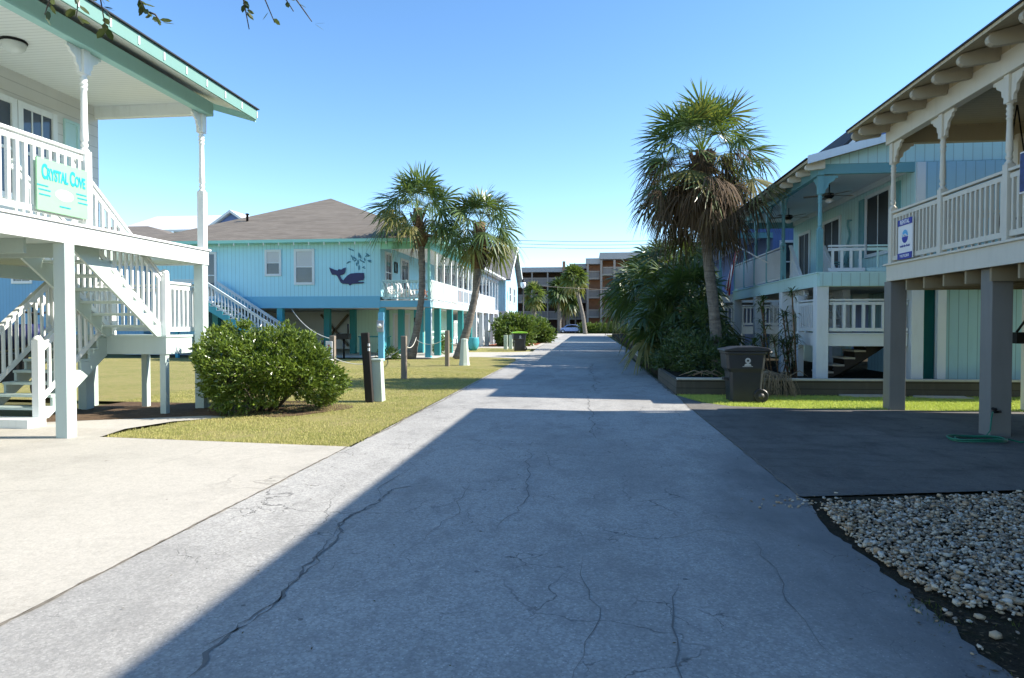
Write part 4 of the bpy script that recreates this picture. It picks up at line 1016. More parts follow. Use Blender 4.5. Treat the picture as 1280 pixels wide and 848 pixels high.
# enclosed shed below
obj('shed_wall',B().box(7.95,16.0,.3,12.6,20,2.44),SHEDSID,R2)
obj('shed_trim',B().box(7.8,15.9,.3,7.98,16.02,2.44),WHITE2,R2)
obj('shed_side',B().box(7.5,16.35,.3,7.94,16.4,2.44),DKTEAL,R2)
obj('lower_back_wall',B().box(7.6,20.5,.3,7.7,24.6,2.44),AQUAPLAIN,R2)
# ceiling fans
def fan(x,y,z,label):
    f=empty('ceiling_fan',(x,y,z),label,'fan','ceiling fans on the aqua porch')
    obj('rod',B().tube([(x,y,z),(x,y,z-.22)],.015,6),BLACKM,f)
    obj('motor',B().lathe([(.03,z-.2),(.11,z-.22),(.12,z-.3),(.08,z-.34),(.05,z-.36)],(x,y,0),14),BLACKM,f)
    obj('lamp_shade',B().lathe([(.04,z-.36),(.09,z-.38),(.1,z-.43),(.05,z-.47),(.01,z-.475)],(x,y,0),12),WHITEP,f)
    for i in range(5):
        a=2*PI*i/5+.2; d=Vector((math.cos(a),math.sin(a),0))
        obj('blade',B().bar(Vector((x,y,z-.27))+d*.12,Vector((x,y,z-.27))+d*.62,.13,.012,(.12*d.y,-.12*d.x,1)),WOOD,f)
fan(6.2,18.1,5.2,'ceiling fan nearer the camera under the aqua porch ceiling')
fan(6.2,21.6,5.2,'farther ceiling fan, beyond the first one under the aqua porch ceiling')
chair((6.75,19.6,2.78),-1.7,AQUAPOST,'teal slatted chair beside the dark door on the aqua porch')
# flag on a leaning pole
fl=empty('flag',(5.15,20.7,3.7),'red and white striped flag hanging from a pole on the aqua porch rail','flag')
obj('pole',B().tube([(5.2,20.0,3.35),(4.55,21.8,4.15)],.016,6).lathe([(.005,4.14),(.035,4.17),(.005,4.2)],(4.55,21.8,0),8),WHITEP,fl)
m=B()
for i in range(9):
    t=i/8; 
    for j in range(8):
        def P(u,v): 
            x=4.6-.35*u*.5-.5*v*.55+.03*math.sin(u*9+v*4); y=21.7-.5*u*.4+.1*math.sin(u*7+v*3); z=4.05-.22*u-v*1.35+.0*u
            return (x+.25*u,y,z)
        u0,u1,v0,v1=i/9,(i+1)/9,j/8,(j+1)/8
        mi=2 if (j<3 and i<4) else i%2
        m.add([P(u0,v0),P(u1,v0),P(u1,v1),P(u0,v1)],[(0,1,2,3)],mi)
obj('cloth',m,[REDP,WHITEP,NAVY],fl,fixn=False)
# hanging ornament and yard bits
R3,_=right_house('slate blue raised house beyond the aqua one, half hidden by palms',27.3,40.2,PURPLE,WHITE2,WHITE2,AQUAPOST)
railing(R3,(5.3,27.2,1.5),(8.2,27.2,1.5),WHITE2,.85,.1,.14,.045,sub=False,name='lower_railing')
obj('lower_deck',B().box(5.2,27.1,1.2,8.3,28.4,1.5),WHITE2,R3)
window(R3,'y',27.32,-1,7.6,8.4,3.3,4.8,WHITE2,GLASS,.1,1)
railing(R3,(5.24,27.5,2.78),(5.24,40,2.78),WHITE2,.92,.08,.14,.06,sub=False)
obj('lower_wall',B().box(7.3,29,.3,14,40,2.44),PURPLE,R3)
R4,_=right_house('pale grey raised house on the right, hidden behind the palm thicket',41.6,58.3,LAV,WHITE2,WHITE2,WHITE2)
obj('lower_wall',B().box(7.3,42,.3,14,58,2.44),LAV,R4)
R5,_=right_house('light blue raised house last on the right, behind the palm thicket',60.6,88,LTBLUE,WHITE2,WHITE2,WHITE2)
obj('lower_wall',B().box(7.3,61,.3,14,87,2.44),LTBLUE,R5)

# terrace with retaining wall
m=B(); m.prism([(2.12,15.42),(16,15.62),(16,90),(3.2,90),(2.6,40),(2.2,26),(2.12,19)],'z',-.05,.3); o=obj('terrace_soil',m,SOIL,None); o['kind']='structure'
rw=empty('retaining_wall',(2.0,15.3,0),'low weathered timber retaining wall around the palm bed behind the trash bin','wall','timber retaining walls on the right')
m=B(); m.box(1.98,15.26,0,2.1,19.2,.34); obj('wall_side',m,BLOCK,rw,bevel=.008)
m=B(); m.bar((2.1,15.32,.17),(16,15.72,.17),.12,.34); obj('wall_front',m,BLOCK,rw,bevel=.008)
CAP=paint('weathered_sunlit_cap',(.5,.48,.42),.8,.15,.5)  # weathered timber, colour raised to imitate sun along the wall's top edge
m=B(); m.bar((2.0,15.31,.365),(16,15.71,.365),.17,.045); obj('cap_board',m,CAP,rw,bevel=.006)
rw=empty('retaining_wall',(2.0,27,0),'small timber planter wall under the palm fronds, farther along the lane edge','wall','timber retaining walls on the right')
m=B(); m.bar((2.0,26.4,.15),(4.6,26.3,.15),.15,.3); m.bar((2.05,26.5,.15),(2.25,33,.15),.15,.3); obj('wall_side',m,BLOCK,rw)
m=B(); m.bar((1.95,26.4,.325),(4.6,26.3,.325),.2,.05); m.bar((2.05,26.5,.325),(2.25,33,.325),.2,.05); obj('cap_board',m,CAP,rw)
for x0,x1,y,rz in ((5.5,6.7,15.28,.02),(7.0,8.0,15.2,-.03)):
    m=B(); m.bar((x0,y,.03),(x1,y+rz*2,.035),.12,.04); m.bar((x0+.2,y-.12,.02),(x1+.1,y-.12+rz,.025),.1,.03)
    o=obj('loose_planks',m,LUMBER,None); tag(o,'pale weathered boards lying on the grass below the timber wall, '+('left pair' if x0<6 else 'right pair'),'boards','loose boards on the grass')

# ------------------------------------------------------------------ PALMS
def fan_leaf(mb,o,d,pl,Rr,droop,rg,nl=26,mi=0,wk=1.,spread=125,pmi=1):
    d=Vector(d).normalized(); o=Vector(o)
    sd=d.cross(Vector((0,0,1)))
    if sd.length<.05: sd=Vector((1,0,0))
    sd.normalize(); 
    # roll
    up=sd.cross(d).normalized(); ra=rg.uniform(-.95,.95); sd,up=sd*math.cos(ra)+up*math.sin(ra),up*math.cos(ra)-sd*math.sin(ra)
    bend=Vector((0,0,-1))*(.25*pl)
    h=o+d*pl+bend*.5; mid=o+d*pl*.5+bend*.1
    mb.add([o+sd*.018,o-sd*.018,mid-sd*.013,mid+sd*.013,h+sd*.01,h-sd*.01],[(0,1,2,3),(3,2,5,4)],pmi)
    d2=(d+Vector((0,0,-.32))*(1+droop)*.6).normalized(); up2=sd.cross(d2).normalized()
    for i in range(nl):
        a=R(-spread+2*spread*i/(nl-1)+rg.uniform(-2,2)); ca,sa=math.cos(a),math.sin(a)
        di=(d2*ca+sd*sa-up2*.32*abs(sa)+up2*.1*(1 if i%2 else -1)).normalized()
        ln=Rr*(1-.38*(abs(a)/R(spread))**2)*rg.uniform(.86,1.06)
        cr=di.cross(up2).normalized()
        w0=.5*2*R(spread)/(nl-1)*ln*.42*wk
        pts=[(0,.004),(.42,w0*1.0),(.72,w0*.7),(1.0,.002)]
        vs=[]; dr=droop*rg.uniform(.7,1.4)
        for t,w in pts:
            p=h+di*(ln*t)+Vector((0,0,-1))*(dr*ln*max(0,t-.25)**2*1.1)
            vs+=[p-cr*w,p+cr*w]
        mb.add(vs,[(0,1,3,2),(2,3,5,4),(4,5,7,6)],mi)
def palm(name,label,trunk,rads,crown,nleaf,pl,Rr,seed,dead=0,deadlen=1.,mat=FROND,group='palm trees',nl=26,el=(-35,80),boots=True,droop=.35,yellow=.06,wk=1.,cat='palm tree'):
    rg=random.Random(seed); base=trunk[0]
    t=empty(name,base,label,cat,group)
    # dense interpolated trunk
    P=[];Rd=[]
    for i in range(len(trunk)-1):
        n=max(2,int((Vector(trunk[i+1])-Vector(trunk[i])).length/.16))
        for j in range(n):
            f=j/n; P.append(Vector(trunk[i]).lerp(Vector(trunk[i+1]),f)); r_=rads[i]*(1-f)+rads[i+1]*f
            Rd.append(r_*(1+.04*(1 if len(P)%2 else -1)+rg.uniform(-.03,.03)))
    # smooth the path
    for _ in range(6):
        for i in range(1,len(P)-1): P[i]=(P[i-1]+P[i]*2+P[i+1])/4
    P.append(Vector(trunk[-1])); Rd.append(rads[-1])
    obj('trunk',B().tube(P,Rd,14),BARK,t)
    c=Vector(crown); top=Vector(trunk[-1])
    if boots:
        m=B(); ln=(c-top).length+.5
        for i in range(90):
            f=rg.random(); a=rg.uniform(0,2*PI); p=top.lerp(c,f*1.0)+Vector((0,0,-.35+rg.uniform(0,.3))); rr=rads[-1]*1.25
            q=p+Vector((math.cos(a)*rr,math.sin(a)*rr,0)); e=q+Vector((math.cos(a)*.16,math.sin(a)*.16,.24))
            m.bar(q-Vector((0,0,.1)),e,.07,.03,(math.cos(a),math.sin(a),0))
        m.tube([top-Vector((0,0,.3)),c+Vector((0,0,.1))],[rads[-1]*1.25,rads[-1]*1.2],12)
        obj('boots',m,BOOT,t)
    m=B()
    for i in range(nleaf):
        f=(i+.5)/nleaf; e=R(el[0]+(el[1]-el[0])*f**.85+rg.uniform(-6,6)); a=i*2.39996+rg.uniform(-.25,.25)
        d=(math.cos(a)*math.cos(e),math.sin(a)*math.cos(e),math.sin(e))
        k=rg.uniform(.82,1.12)*(1-.2*f)
        mi=2 if (f<.2 and rg.random()<.5) or rg.random()<yellow else 0
        fan_leaf(m,c+Vector((0,0,-.25+.5*f)),d,pl*k,Rr*k,droop*(1.5-f),rg,nl,mi,wk)
    obj('crown',m,[mat,BUSHL2,leafy_yellow],t,fixn=False)
    if dead:
        m=B()
        for i in range(dead):
            a=rg.uniform(0,2*PI); e=R(rg.uniform(-55,14)); z=rg.uniform(-1.0,.1)
            d=(math.cos(a)*math.cos(e),math.sin(a)*math.cos(e),math.sin(e))
            fan_leaf(m,c+Vector((0,0,z-.1)),d,pl*rg.uniform(.4,1.25)*deadlen,Rr*rg.uniform(.55,1.0)*deadlen,1.0,rg,18,0,.75,80,1)
        obj('dead_fronds',m,[DEADF,BOOT],t,fixn=False)
    return t
leafy_yellow=leafmat('ageing_frond',(.12,.13,.03),(.26,.22,.07),.5,.3,2)
palm('palm_tree','tall palm with a huge shaggy skirt of dead brown fronds beside the lane',
     [(3.52,18.5,.25),(3.42,18.5,1.7),(3.24,18.5,3.2),(3.12,18.5,4.3),(3.06,18.5,5.9)],[.2,.15,.14,.14,.15],(3.05,18.5,6.15),54,1.3,.98,11,dead=170,deadlen=.95,nl=30,el=(-32,82),droop=.2)
palm('palm_tree','slim palm trunk leaning in front of the whale house porch, left one of the pair',
     [(-8.06,29.6,0),(-7.8,29.6,1.06),(-7.52,29.6,2.8),(-7.5,29.6,4.0),(-7.56,29.6,5.4)],[.26,.17,.145,.14,.17],(-7.7,29.6,6.75),44,1.35,1.3,21,dead=4,deadlen=.6,el=(-30,80))
palm('palm_tree','palm with a trunk curving to the right beside the whale house, right of the pair',
     [(-5.91,29.8,0),(-5.43,29.8,1.42),(-5.06,29.8,3.0),(-4.95,29.8,4.4)],[.25,.175,.16,.2],(-4.85,29.8,6.1),42,1.25,1.25,31,dead=6,deadlen=.6,el=(-45,80),droop=.5)
# thicket of low palms on the right
th=[(2.6,21.8,1.7,1.25,'lowest, nearest the lane edge'),(3.3,22.0,2.3,1.2,'just left of the shaggy palm trunk'),(3.1,24.5,2.6,1.35,'middle one above the timber wall'),(2.7,28.0,2.9,1.4,'leaning over the lane'),(3.4,25.8,3.7,1.3,'tall one behind the shaggy palm'),(2.5,33.5,3.3,1.5,'farther back along the lane'),(3.1,30,4.0,1.3,'with the highest crown of the thicket'),(2.7,42,3.4,1.6,'farthest back of the thicket'),(3.3,19.9,1.2,1.0,'small one at the foot of the shaggy palm')]
for i,(x,y,z,k,lb) in enumerate(th):
    palm('thicket_palm','low bushy dark green palm '+lb,[(x,y,.25),(x+.05,y,.25+(z-.4)*.5),(x,y,z-.2)],[.2,.19,.2],(x,y,z),30,.8*k,.78*k,50+i,dead=3,deadlen=.6,mat=FRONDD,group='bushy palms of the right-hand thicket',nl=20,el=(-50,80),droop=.5,boots=False,yellow=.02,wk=1.1)
# far palms
palm('far_palm','short bright palm beside the street lamp in front of the brown apartment block',[(-6.1,75,0),(-6.1,75,4.3)],[.35,.3],(-6.1,75,5.0),34,.9,1.1,71,mat=FROND2,group='palms near the apartment block',nl=14,boots=False,el=(-55,80),wk=1.4)
palm('far_palm','leaning palm in front of the middle of the apartment block',[(-.4,105,0),(-.8,105,3),(-1.9,105,7.5)],[.35,.3,.28],(-2.2,105,9.0),44,1.2,1.7,72,mat=FROND2,group='palms near the apartment block',nl=14,boots=False,el=(-60,80),wk=1.4)
palm('far_palm','dark round palm left of the leaning one by the apartment block',[(-4.8,112,0),(-4.8,112,6.5)],[.35,.3],(-4.8,112,7.3),44,1.4,2.0,73,mat=FRONDD,group='palms near the apartment block',nl=14,boots=False,el=(-60,80),wk=1.4)
palm('far_palm','dark palm crown showing between the leaning palm and its round neighbour',[(-3.4,114,0),(-3.4,114,5.5)],[.35,.3],(-3.4,114,6.4),44,1.4,2.0,74,mat=FRONDD,group='palms near the apartment block',nl=14,boots=False,el=(-70,60),wk=1.4)

# ------------------------------------------------------------------ shrubs
def leafcloud(m,c,rad,nclump,nleaf,size,seed,zmin=.05,mi=0,asp=.42,bumpy=.17):
    rg=random.Random(seed); c=Vector(c)
    ph=[rg.uniform(0,6) for _ in range(6)]
    for _ in range(nclump):
        u=rg.uniform(-.75,1); a=rg.uniform(0,2*PI); s=math.sqrt(1-u*u); n=Vector((s*math.cos(a),s*math.sin(a),u))
        k=1+bumpy*(math.sin(3*a+ph[0]+2*u)+math.sin(5*u+ph[1]+a*2)*.8+math.sin(7*a+ph[2])*.4)
        depth=1-abs(rg.gauss(0,.09)) if rg.random()<.8 else rg.uniform(.5,.95)
        p=c+Vector((n.x*rad[0],n.y*rad[1],n.z*rad[2]))*k*depth
        if p.z<zmin: continue
        out=(Vector((n.x/rad[0],n.y/rad[1],n.z/rad[2])).normalized()+Vector((0,0,.35))).normalized()
        for j in range(nleaf):
            d=(out+Vector((rg.gauss(0,.75),rg.gauss(0,.75),rg.gauss(0,.6)))).normalized()
            sd=d.cross(Vector((rg.uniform(-1,1),rg.uniform(-1,1),rg.uniform(-.3,1)))).normalized()
            q=p+Vector((rg.gauss(0,.035),rg.gauss(0,.035),rg.gauss(0,.03)))*(size/.06)
            l=size*rg.uniform(.7,1.25); w=l*asp*.5
            nn=d.cross(sd)*(.15*l)
            m.add([q,q+d*l*.5+sd*w+nn,q+d*l,q+d*l*.5-sd*w+nn],[(0,1,2),(0,2,3)],mi)
def shrub(name,label,c,rad,nc,nl,size,seed,mat,cat='shrub',group=None,twigs=True):
    t=empty(name,(c[0],c[1],0),label,cat,group)
    m=B(); leafcloud(m,c,rad,nc,nl,size,seed); obj('foliage',m,mat,t,fixn=False)
    if twigs:
        m=B(); rg=random.Random(seed)
        for i in range(26):
            a=rg.uniform(0,2*PI); e=Vector((c[0]+rad[0]*.7*math.cos(a),c[1]+rad[1]*.7*math.sin(a),c[2]+rad[2]*rg.uniform(-.2,.7)))
            b=Vector((c[0]+.15*math.cos(a),c[1]+.15*math.sin(a),0)); md=b.lerp(e,.5)+Vector((0,0,-.08)); m.tube([b,md,e],[.02,.014,.006],5)
        obj('stems',m,OAKB,t)
    return t
sheet('soil_patch',[(-5.95+1.45*math.cos(a)*(1+.1*math.sin(3*a)),11.9+1.15*math.sin(a)*(1+.1*math.sin(5*a))) for a in [i*PI/12 for i in range(24)]],.008,DIRT)
shrub('round_shrub','large rounded glossy green shrub on the left lawn',(-5.9,11.7,.72),(1.17,1.05,.73),1300,24,.085,3,BUSHL)
shrub('palmetto_shrub','bright green bush behind the lime-lidded bin',(-5.4,48,.95),(1.25,1.3,1.1),420,14,.3,8,BUSHL2,'shrub','bushes up the lane')
shrub('palmetto_shrub','smaller olive bush just right of the one behind the lime-lidded bin',(-4.3,56,.8),(1.1,1.0,1.1),300,14,.28,9,BUSHL2,'shrub','bushes up the lane')
# hedge across the street
hd=empty('hedge',(2,110.6,0),'clipped green hedge along the far side of the cross street','hedge')
m=B(); leafcloud(m,(3.2,110.8,.6),(4.4,.7,.85),700,12,.35,12); obj('foliage',m,BUSHL2,hd,fixn=False)
# undergrowth at the foot of the palms
ug=empty('undergrowth_shrub',(3.2,19,0.3),'dark leafy undergrowth around the foot of the shaggy palm','shrub')
m=B(); leafcloud(m,(3.0,19.3,.65),(.95,2.6,.7),800,16,.12,14,.3); leafcloud(m,(2.9,24,.9),(.9,3.5,.8),500,14,.16,15,.3); obj('foliage',m,FRONDD,ug,fixn=False)
# cane plant by the aqua house
cp=empty('cane_plant',(4.7,16.7,.3),'tall dark cane plant with strappy leaves before the aqua house piers','plant')
m=B(); st=B(); rg=random.Random(9)
for i in range(11):
    bx,by=4.55+rg.uniform(-.35,.55),16.6+rg.uniform(-.3,.3); h=rg.uniform(.8,2.25); tx=bx+rg.uniform(-.35,.35)
    st.tube([(bx,by,.28),((bx+tx)/2,by,.3+h*.5),(tx,by,.3+h)],.018,5)
    for j in range(60):
        f=rg.uniform(.3,1.0) if j>26 else rg.uniform(.93,1.02); p=Vector((bx+(tx-bx)*f,by,.3+h*f)); a=rg.uniform(0,2*PI); e=rg.uniform(-.3,.9)
        d=Vector((math.cos(a)*math.cos(e),math.sin(a)*math.cos(e),math.sin(e))); l=rg.uniform(.18,.38); s_=d.cross(Vector((0,0,1))).normalized()*.016
        q=p+d*l*.55; t_=p+d*l+Vector((0,0,-l*.3)); m.add([p-s_*.5,p+s_*.5,q+s_,q-s_,t_],[(0,1,2,3),(3,2,4)])
obj('leaves',m,FRONDD,cp,fixn=False); obj('stems',st,BOOT,cp)
# dead frond heap
df=empty('dead_frond_heap',(4.1,15.4,.35),'heap of dried palm fronds draped over the timber wall beside the bin','fronds')
m=B(); rg=random.Random(6)
for i in range(9):
    o_=(4.12+rg.uniform(-.3,.35),15.36+rg.uniform(-.05,.2),.44+rg.uniform(0,.12)); fan_leaf(m,o_,(rg.uniform(-.5,.5),-1,rg.uniform(.1,.4)),.05,rg.uniform(.4,.62),1.5,rg,16,0,.5,75,0)
for i in range(10):
    a=rg.uniform(-.4,PI+.4); o_=Vector((4.2+rg.uniform(-1.8,.4),15.5+rg.uniform(-.05,.5),.42)); m.tube([o_,o_+Vector((.35*math.cos(a),-.1,.12)),o_+Vector((.7*math.cos(a),-.15,.0))],[.012,.01,.004],5)
obj('fronds',m,STRAW,df,fixn=False)

# ------------------------------------------------------------------ bins, posts, signs
def bin_(loc,rz,lidm,label,k=1.,lidopen=0):
    b=empty('trash_bin',loc,label,'trash bin','wheeled trash bins',rz)
    def part(n,m,mt,bev=0):
        o=obj(n,m,mt,b,origin=(0,0,0),bevel=bev); o.location=(0,0,0); return o
    m=B()
    lv=[(.0,-.30,.27,.26),(.03,-.31,.29,.27),(.62,-.335,.32,.31),(.70,-.40,.33,.335),(.98,-.42,.36,.35),(1.0,-.44,.38,.37),(1.04,-.44,.38,.37)]
    vs=[];fs=[]
    for z,xa,xb,hy in lv:
        c=.05; P=[(xa+c,-hy),(xb-c,-hy),(xb,-hy+c),(xb,hy-c),(xb-c,hy),(xa+c,hy),(xa,hy-c),(xa,-hy+c)]
        vs+=[(x,y,z) for x,y in P]
    for i in range(len(lv)-1):
        for j in range(8): fs.append((i*8+j,i*8+(j+1)%8,(i+1)*8+(j+1)%8,(i+1)*8+j))
    fs+=[tuple(range(8))[::-1],tuple(range((len(lv)-1)*8,len(lv)*8))]
    m.add(vs,fs); part('body',m,BINP,.01)
    m=B(); m.prism([(-.47,1.045),(-.46,1.085),(-.2,1.135),(.2,1.145),(.38,1.12),(.44,1.09),(.44,1.045)],'y',-.385,.385); part('lid',m,lidm,.015)
    m=B(); m.tube([(.36,-.3,1.0),(.47,-.3,1.03),(.47,.3,1.03),(.36,.3,1.0)],.018,8); part('handle',m,BLACKP)
    m=B(); m.box(-.33,-.12,.45,-.42,.12,.5); part('catch_bar',m,BLACKP)
    for s in (-1,1):
        m=B(); y=s*.3; m.lathe([(.03,y-.035),(.13,y-.035),(.145,y-.02),(.145,y+.02),(.13,y+.035),(.03,y+.035)],(.27,0,.145),20,axis='y'); m.sm=[False]*len(m.sm); w=part('wheel',m,BLACKP)
        m=B(); m.lathe([(.06,y-.045),(.06,y+.045)],(.27,0,.145),12,axis='y'); o=obj('hub',m,plain('hub_plastic',(.05,.05,.05),.5) if 'hub_plastic' not in MATS else MATS['hub_plastic'],w,origin=(0,0,0)); o.location=(0,0,0)
    m=B(); m.tube([(.27,-.3,.145),(.27,.3,.145)],.012,6); part('axle',m,BLACKM)
    m=B(); yy=-.352
    P=[(.0+.055*math.cos(2*PI*i/20),.86+.055*math.sin(2*PI*i/20)) for i in range(20)]; Q=[(.022*math.cos(2*PI*i/12),.86+.022*math.sin(2*PI*i/12)) for i in range(12)]
    m.prism(P,'y',yy,yy+.006); m.prism([(-.07,.755),(.07,.755),(.055,.79),(.0,.81),(-.055,.79)],'y',yy+.008,yy+.014); m.prism([(-.1,.735),(.1,.735),(.1,.745),(-.1,.745)],'y',yy+.01,yy+.02)
    em=part('emblem',m,MATS.get('pale_bin_print') or plain('pale_bin_print',(.5,.52,.53),.5))
    m=B(); m.prism(Q,'y',yy-.003,yy); part('emblem_centre',m,BINP)
    return b
bin_((3.2,14.15,.0),0,BINP,'dark grey wheeled trash bin with pale round emblem on the grass at right')
bin_((-4.05,39.3,.0),.25,LIME,'black wheeled trash bin with a lime green lid on the far left lawn')

def wpost(x,y,h,w,mat,label,lean=(0,0),cat='post',group='wooden posts on the left lawn',name='wooden_post'):
    m=B(); m.bar((x,y,-.05),(x+lean[0],y+lean[1],h),w,w,(0,1,0)); o=obj(name,m,mat,None,origin=(x,y,0),bevel=.012); return tag(o,label,cat,group)
wpost(-5.31,18.8,1.25,.15,WOOD,'weathered grey square post standing left of the slim palm trunk')
wpost(-5.29,24.65,1.35,.15,WOOD,'weathered grey square post between the two palm trunks')
wpost(-7.5,18.9,1.25,.15,WOOD,'weathered post half hidden behind the white notice sign')
p=empty('marker_post',(-4.45,13.1,0),'tall black leaning post with small white squares beside the utility pedestal','post')
m=B(); m.bar((-4.42,13.1,-.05),(-4.53,13.15,1.42),.16,.1,(0,1,0)); obj('post',m,DKWOOD,p,bevel=.012)
m=B(); m.box(-4.432,13.02,1.05,-4.40,13.06,1.11); m.box(-4.432,13.02,1.15,-4.40,13.06,1.2); obj('reflector',m,WHITEP,p)
pd=empty('utility_pedestal',(-4.3,13.3,0),'pale green square utility pedestal beside the black leaning post','pedestal','utility pedestals')
m=B(); m.add([(-4.42,13.2,0),(-4.19,13.2,0),(-4.19,13.43,0),(-4.42,13.43,0),(-4.43,13.22,.84),(-4.23,13.22,.84),(-4.23,13.41,.84),(-4.43,13.41,.84)],[(0,3,2,1),(4,5,6,7),(0,1,5,4),(1,2,6,5),(2,3,7,6),(3,0,4,7)]); obj('body',m,PEDGR,pd,bevel=.01)
obj('cap',B().box(-4.45,13.19,.84,-4.21,13.44,.88),PEDGR,pd,bevel=.01)
bm_=empty('blue_meter_post',(-8.9,27.8,0),'blue painted post carrying a round electric meter in front of the whale house','meter')
obj('post',B().box(-9.0,27.8,0,-8.76,28.0,2.1),BEAMBLUE,bm_,bevel=.01)
obj('meter_box',B().box(-9.02,27.68,1.25,-8.74,27.79,1.75),plain('grey_meter_box',(.3,.33,.37),.5),bm_,bevel=.01)
obj('dial',B().lathe([(.09,27.6),(.1,27.68)],(-8.88,0,1.52),16,axis='y'),WHITEP,bm_)
pd=empty('utility_pedestal',(-4.75,25.3,0),'tapered pale pedestal at the foot of the curving palm','pedestal','utility pedestals')
m=B(); m.lathe([(.22,0),(.2,.1),(.13,.95),(.14,.96),(.13,1.02),(.02,1.04)],(-4.75,25.3,0),8,smooth=False); obj('body',m,PEDGR,pd)
for x,y,lb in ((-5.13,41.3,'left of two small pale green bollards beside the lime-lidded bin'),(-4.85,41.6,'right of two small pale green bollards beside the lime-lidded bin')):
    o=obj('bollard',B().box(x-.11,y-.11,0,x+.11,y+.11,.9),PEDGR,None,origin=(x,y,0),bevel=.01); tag(o,lb,'bollard','small bollards up the lane')
sg=empty('notice_sign',(-6.86,17.0,0),'small white notice board on a thin wooden stake behind the big shrub','sign')
obj('stake',B().box(-6.87,17.0,0,-6.80,17.03,1.1),LUMBER,sg)
obj('board',B().box(-6.93,16.965,.53,-6.75,16.995,1.14),WHITEP,sg,bevel=.004)
m=B(); m.box(-6.865,16.96,1.0,-6.815,16.964,1.05); 
for z in (.93,.9,.86,.74,.7): m.box(-6.89,16.96,z,-6.79,16.964,z+.014)
obj('lettering',m,plain('red_print',(.55,.1,.08),.5),sg)
# ropes between posts
def sag(a,b,s,n=14): a=Vector(a);b=Vector(b); return [a.lerp(b,i/n)-Vector((0,0,4*s*(i/n)*(1-i/n))) for i in range(n+1)]
for a,b,s,lb in (((-7.5,18.85,.62),(-5.31,18.85,.95),.35,'slack white rope from the notice sign post to the grey post'),((-5.31,18.85,1.0),(-7.7,29.3,1.0),.25,'white rope running from the grey post back to the left palm'),((-5.29,24.7,1.1),(-7.75,29.4,.9),.25,'white rope between the second grey post and the left palm'),((-14,30.2,2.3),(-7.5,18.9,1.15),.25,'white rope rising from the notice sign post to the whale house stair')):
    o=obj('rope',B().tube(sag(a,b,s),.012,6),ROPE,None,origin=a); tag(o,lb,'rope','ropes between the lawn posts')
# charcoal grill + table + pots at the whale house
g=empty('charcoal_grill',(-11.1,29.3,0),'black pedestal charcoal grill on the lawn before the whale house piers','grill')
obj('pole',B().tube([(-11.1,29.3,0),(-11.1,29.3,.9)],.045,8),BLACKM,g)
obj('firebox',B().box(-11.38,29.1,.9,-10.82,29.5,1.16),BLACKM,g,bevel=.01)
obj('flue',B().tube([(-10.95,29.45,1.16),(-10.95,29.45,1.6)],.04,8),BLACKM,g)
tb=empty('picnic_table',(-10.9,33,0),'dark teal table in the shade under the whale house','table')
obj('tabletop',B().box(-11.6,32.6,.92,-10.1,33.4,.98),DKTEAL,tb)
for x in (-11.5,-10.2):
    for y in (32.7,33.3): obj('leg',B().box(x-.05,y-.05,0,x+.05,y+.05,.92),DKTEAL,tb)
for x,y,m_,lb in ((-6.9,39.5,TEAL,'turquoise pot standing by the lane-side pier of the whale house'),):
    o=obj('pot',B().lathe([(.22,0),(.34,.2),(.4,.5),(.36,.72),(.38,.78),(.3,.78),(.28,.6)],(x,y,0),16),TEAL,None,origin=(x,y,0)); tag(o,lb,'pot')
ab=random.Random(44)
shrub('porch_plant','small green potted plants at the foot of the left palm',(-8.9,29.0,.2),(.45,.3,.3),60,12,.12,33,BUSHL2,'plant',None,False)
shrub('porch_plant','low green plants under the whale house side porch',(-7.6,34.3,.4),(.3,.8,.45),80,12,.14,34,BUSHL2,'plant',None,False)
# jet-ski-like watercraft behind the lower stair
jk=empty('covered_motorcycle',(-11.0,12.3,0),'dark blue motorcycle with a white windshield behind the stair rail','motorcycle')
m=B(); m.tube([(-12.8,12.6,1.0),(-12.2,12.5,1.25),(-11.6,12.4,1.35),(-11.1,12.35,1.45)],[.12,.24,.26,.16],10); obj('body',m,NAVY,jk)
m=B(); m.lathe([(.02,0),(.12,.03),(.17,.12),(.17,.2),(.1,.3),(.02,.33)],(-11.12,12.3,1.92),14); obj('windshield',m,WHITEP,jk)
m=B(); m.tube([(-11.3,12.4,1.4),(-11.15,12.3,1.95)],.05,8); m.tube([(-11.2,12.0,1.85),(-11.1,12.3,1.8),(-11.2,12.7,1.85)],.025,6); obj('handlebar',m,BLACKM,jk)
for x in (-11.0,-12.6):
    m=B(); m.lathe([(.2,12.28),(.3,12.3),(.32,12.36),(.3,12.42),(.2,12.44)],(x,0,.32),20,axis='y'); obj('wheel',m,BLACKP,jk)
m=B(); m.tube([(-11.0,12.36,.32),(-11.2,12.36,1.4)],.04,8); m.tube([(-12.6,12.36,.32),(-11.8,12.36,.7),(-11.3,12.36,1.1)],.05,8); m.box(-12.2,12.2,.4,-11.5,12.5,1.0); obj('frame',m,BLACKM,jk)

